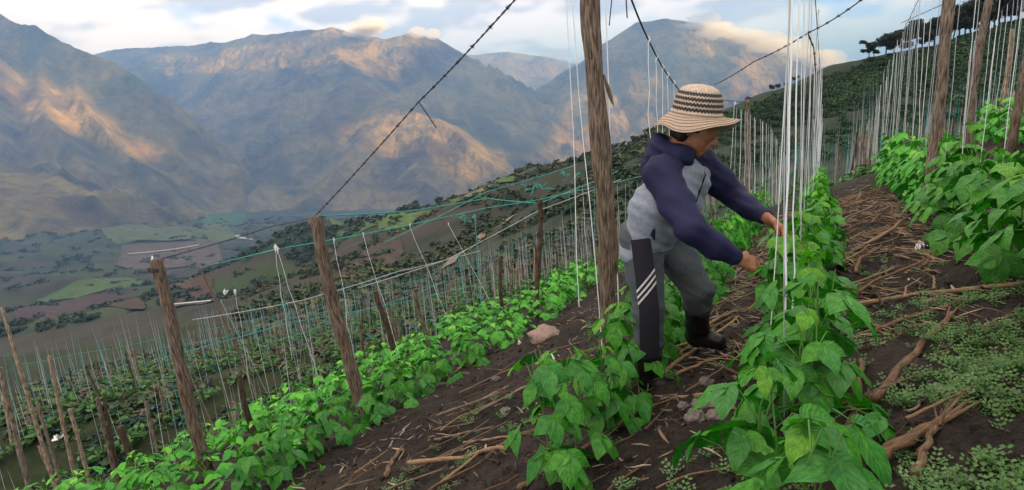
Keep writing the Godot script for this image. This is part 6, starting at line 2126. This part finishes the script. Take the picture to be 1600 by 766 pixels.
func build_lower_trellis() -> void:
	# rows of stakes, strings and bean greenery going down the hollow and over the far side
	var stakes := []
	for k in 6:
		stakes.append(post_mesh(Vector3.ZERO, Vector3(0, 1, 0), 0.03, 0.024, M[["wood_grey", "wood_pale", "wood", "wood_grey", "wood_pale", "wood_dark"][k]], k * 2.0, 7))
	var cords := []
	var ctint := []
	var green := []
	var gtint := []
	var count := 0
	var row := 0
	var v := -36.0
	while v < 7.0:
		var u := 3.0 if v < -8.0 else 19.0
		row += 1
		var n := 0
		var tint: Color = pick([Color(0.4, 0.44, 0.46), Color(0.03, 0.3, 0.28), Color(0.3, 0.33, 0.35), Color(0.03, 0.25, 0.25)])
		while u < 62.0:
			var q := ROW * u + ACROSS * (v + 1.2 * sin(u * 0.1 + v))
			var y := surf_h(q.x, q.y)
			var p := Vector3(q.x, y, q.y)
			var d := p.length()
			if d > 13.0:
				for e in 4:
					var q2 := q + ROW * rand(0.0, 1.4) + ACROSS * rand(-0.2, 0.2)
					var p2 := Vector3(q2.x, surf_h(q2.x, q2.y), q2.y)
					if rng.randf() < 0.8:
						var hh := rand(0.9, 2.1)
						var w := 0.0055 * (1.0 + d * 0.012)
						var lean := Basis.from_euler(Vector3(rand(-0.06, 0.06), 0, rand(-0.06, 0.06)))
						cords.append(Transform3D(lean * Basis.from_scale(Vector3(w, hh, w)), p2))
						ctint.append(tint if rng.randf() < 0.6 else Color(0.36, 0.4, 0.42))
					if rng.randf() < 0.85:
						var s := rand(0.5, 0.9)
						green.append(Transform3D(Basis(Vector3.UP, rand(0, TAU)) * Basis.from_scale(Vector3(s, s * 0.7, s)), p2 + Vector3(0, 0.18, 0)))
						gtint.append(Color(0.06, 0.15, 0.04) * rand(0.6, 1.2))
				var far := d > 52.0 or rng.randf() < 0.25
				if not far and count < 280:
					var h := rand(1.1, 2.1)
					var o := thing("trellis_stake", "thin weathered stake in %s row of the lower trellis, %s along" % [ordinal(row - 1), ordinal(n)], "stake", "stakes of the lower trellis", p)
					part("shaft", stakes[rng.randi() % 6], o, Transform3D(Basis.from_euler(Vector3(rand(-0.1, 0.1), rand(0, TAU), rand(-0.13, 0.13))) * Basis.from_scale(Vector3(1.3, h, 1.3)), Vector3.ZERO))
					count += 1
					n += 1
			u += rand(1.3, 1.9) * (1.0 + maxf(0.0, u - 30.0) * 0.01)
		v += rand(2.3, 3.2)
	print("stakes ", count, " cords ", cords.size())
	var cm := MB.new()
	cm.tube([Vector3(0, 0, 0), Vector3(0.4, 0.5, 0.3), Vector3(0, 1, 0)], [1, 1, 1], 4)
	scatter("trellis_strings", cm.mesh(M.litter), cords, ctint, "hundreds of thin pale and teal strings in the lower trellis", "strings")
	scatter("trellis_greenery", clump_mesh(60, 0.13, 0.9, M.leaf_tint, 8), green, gtint, "bean greenery growing in the lower trellis rows", "beans")
	for k in NETS.size():
		var s: Array = NETS[k]
		var pts := []
		for e in s.size():
			pts.append(Vector3(s[e].x, mid_h(s[e].x, s[e].y) + 1.5, s[e].y))
		var o := thing("trellis_line", "teal line sagging over the lower trellis, %s from the left" % ordinal(k), "line", "teal lines of the lower trellis", pts[0])
		var loc := []
		for e in pts.size() - 1:
			for i in 6:
				loc.append((pts[e] as Vector3).lerp(pts[e + 1], i / 6.0) - pts[0] - Vector3(0, 0.12 * sin(PI * i / 6.0), 0))
		loc.append(pts[-1] - pts[0])
		part("strand", line_mesh(loc, 0.014, M.string_teal), o)

func build_scraps() -> void:
	# white plastic scraps and teal knots tied to the lines
	for s in SCRAPS:
		var o := thing(s.kind, s.say, s.cat, "", s.p)
		for k in int(s.n):
			var mb := MB.new()
			var a := rand(0, TAU)
			var l: float = s.l * rand(0.6, 1.2)
			var dir := Vector3(cos(a) * 0.7, rand(-1.0, 0.25), sin(a) * 0.7).normalized()
			var sd := dir.cross(Vector3(rand(-1, 1), rand(-1, 1), rand(-1, 1))).normalized()
			for e in 7:
				var t := e / 6.0
				var c := dir * l * t + Vector3(0, 0.02 * sin(t * 9.0), 0) + sd * 0.012 * sin(t * 12.0)
				for w in 2:
					mb.point(c + sd * (w - 0.5) * s.w * (1.0 - 0.5 * t) + Vector3(0, 0.01 * sin(t * 7.0 + w * 2.0), 0))
			for e in 6:
				mb.quad(e * 2, e * 2 + 2, e * 2 + 3, e * 2 + 1)
			part("strip", mb.mesh(M[s.mat]), o)

func build_mist() -> void:
	var k := 0
	for c in MIST:
		var fv := FogVolume.new()
		fv.name = numbered("cloud")
		fv.shape = RenderingServer.FOG_VOLUME_SHAPE_ELLIPSOID
		fv.size = c.s
		var m := FogMaterial.new()
		m.density = c.d
		m.albedo = Color(1, 1, 1)
		fv.material = m
		add_child(fv)
		fv.position = c.p
		fv.set_meta("kind", "structure")
		k += 1
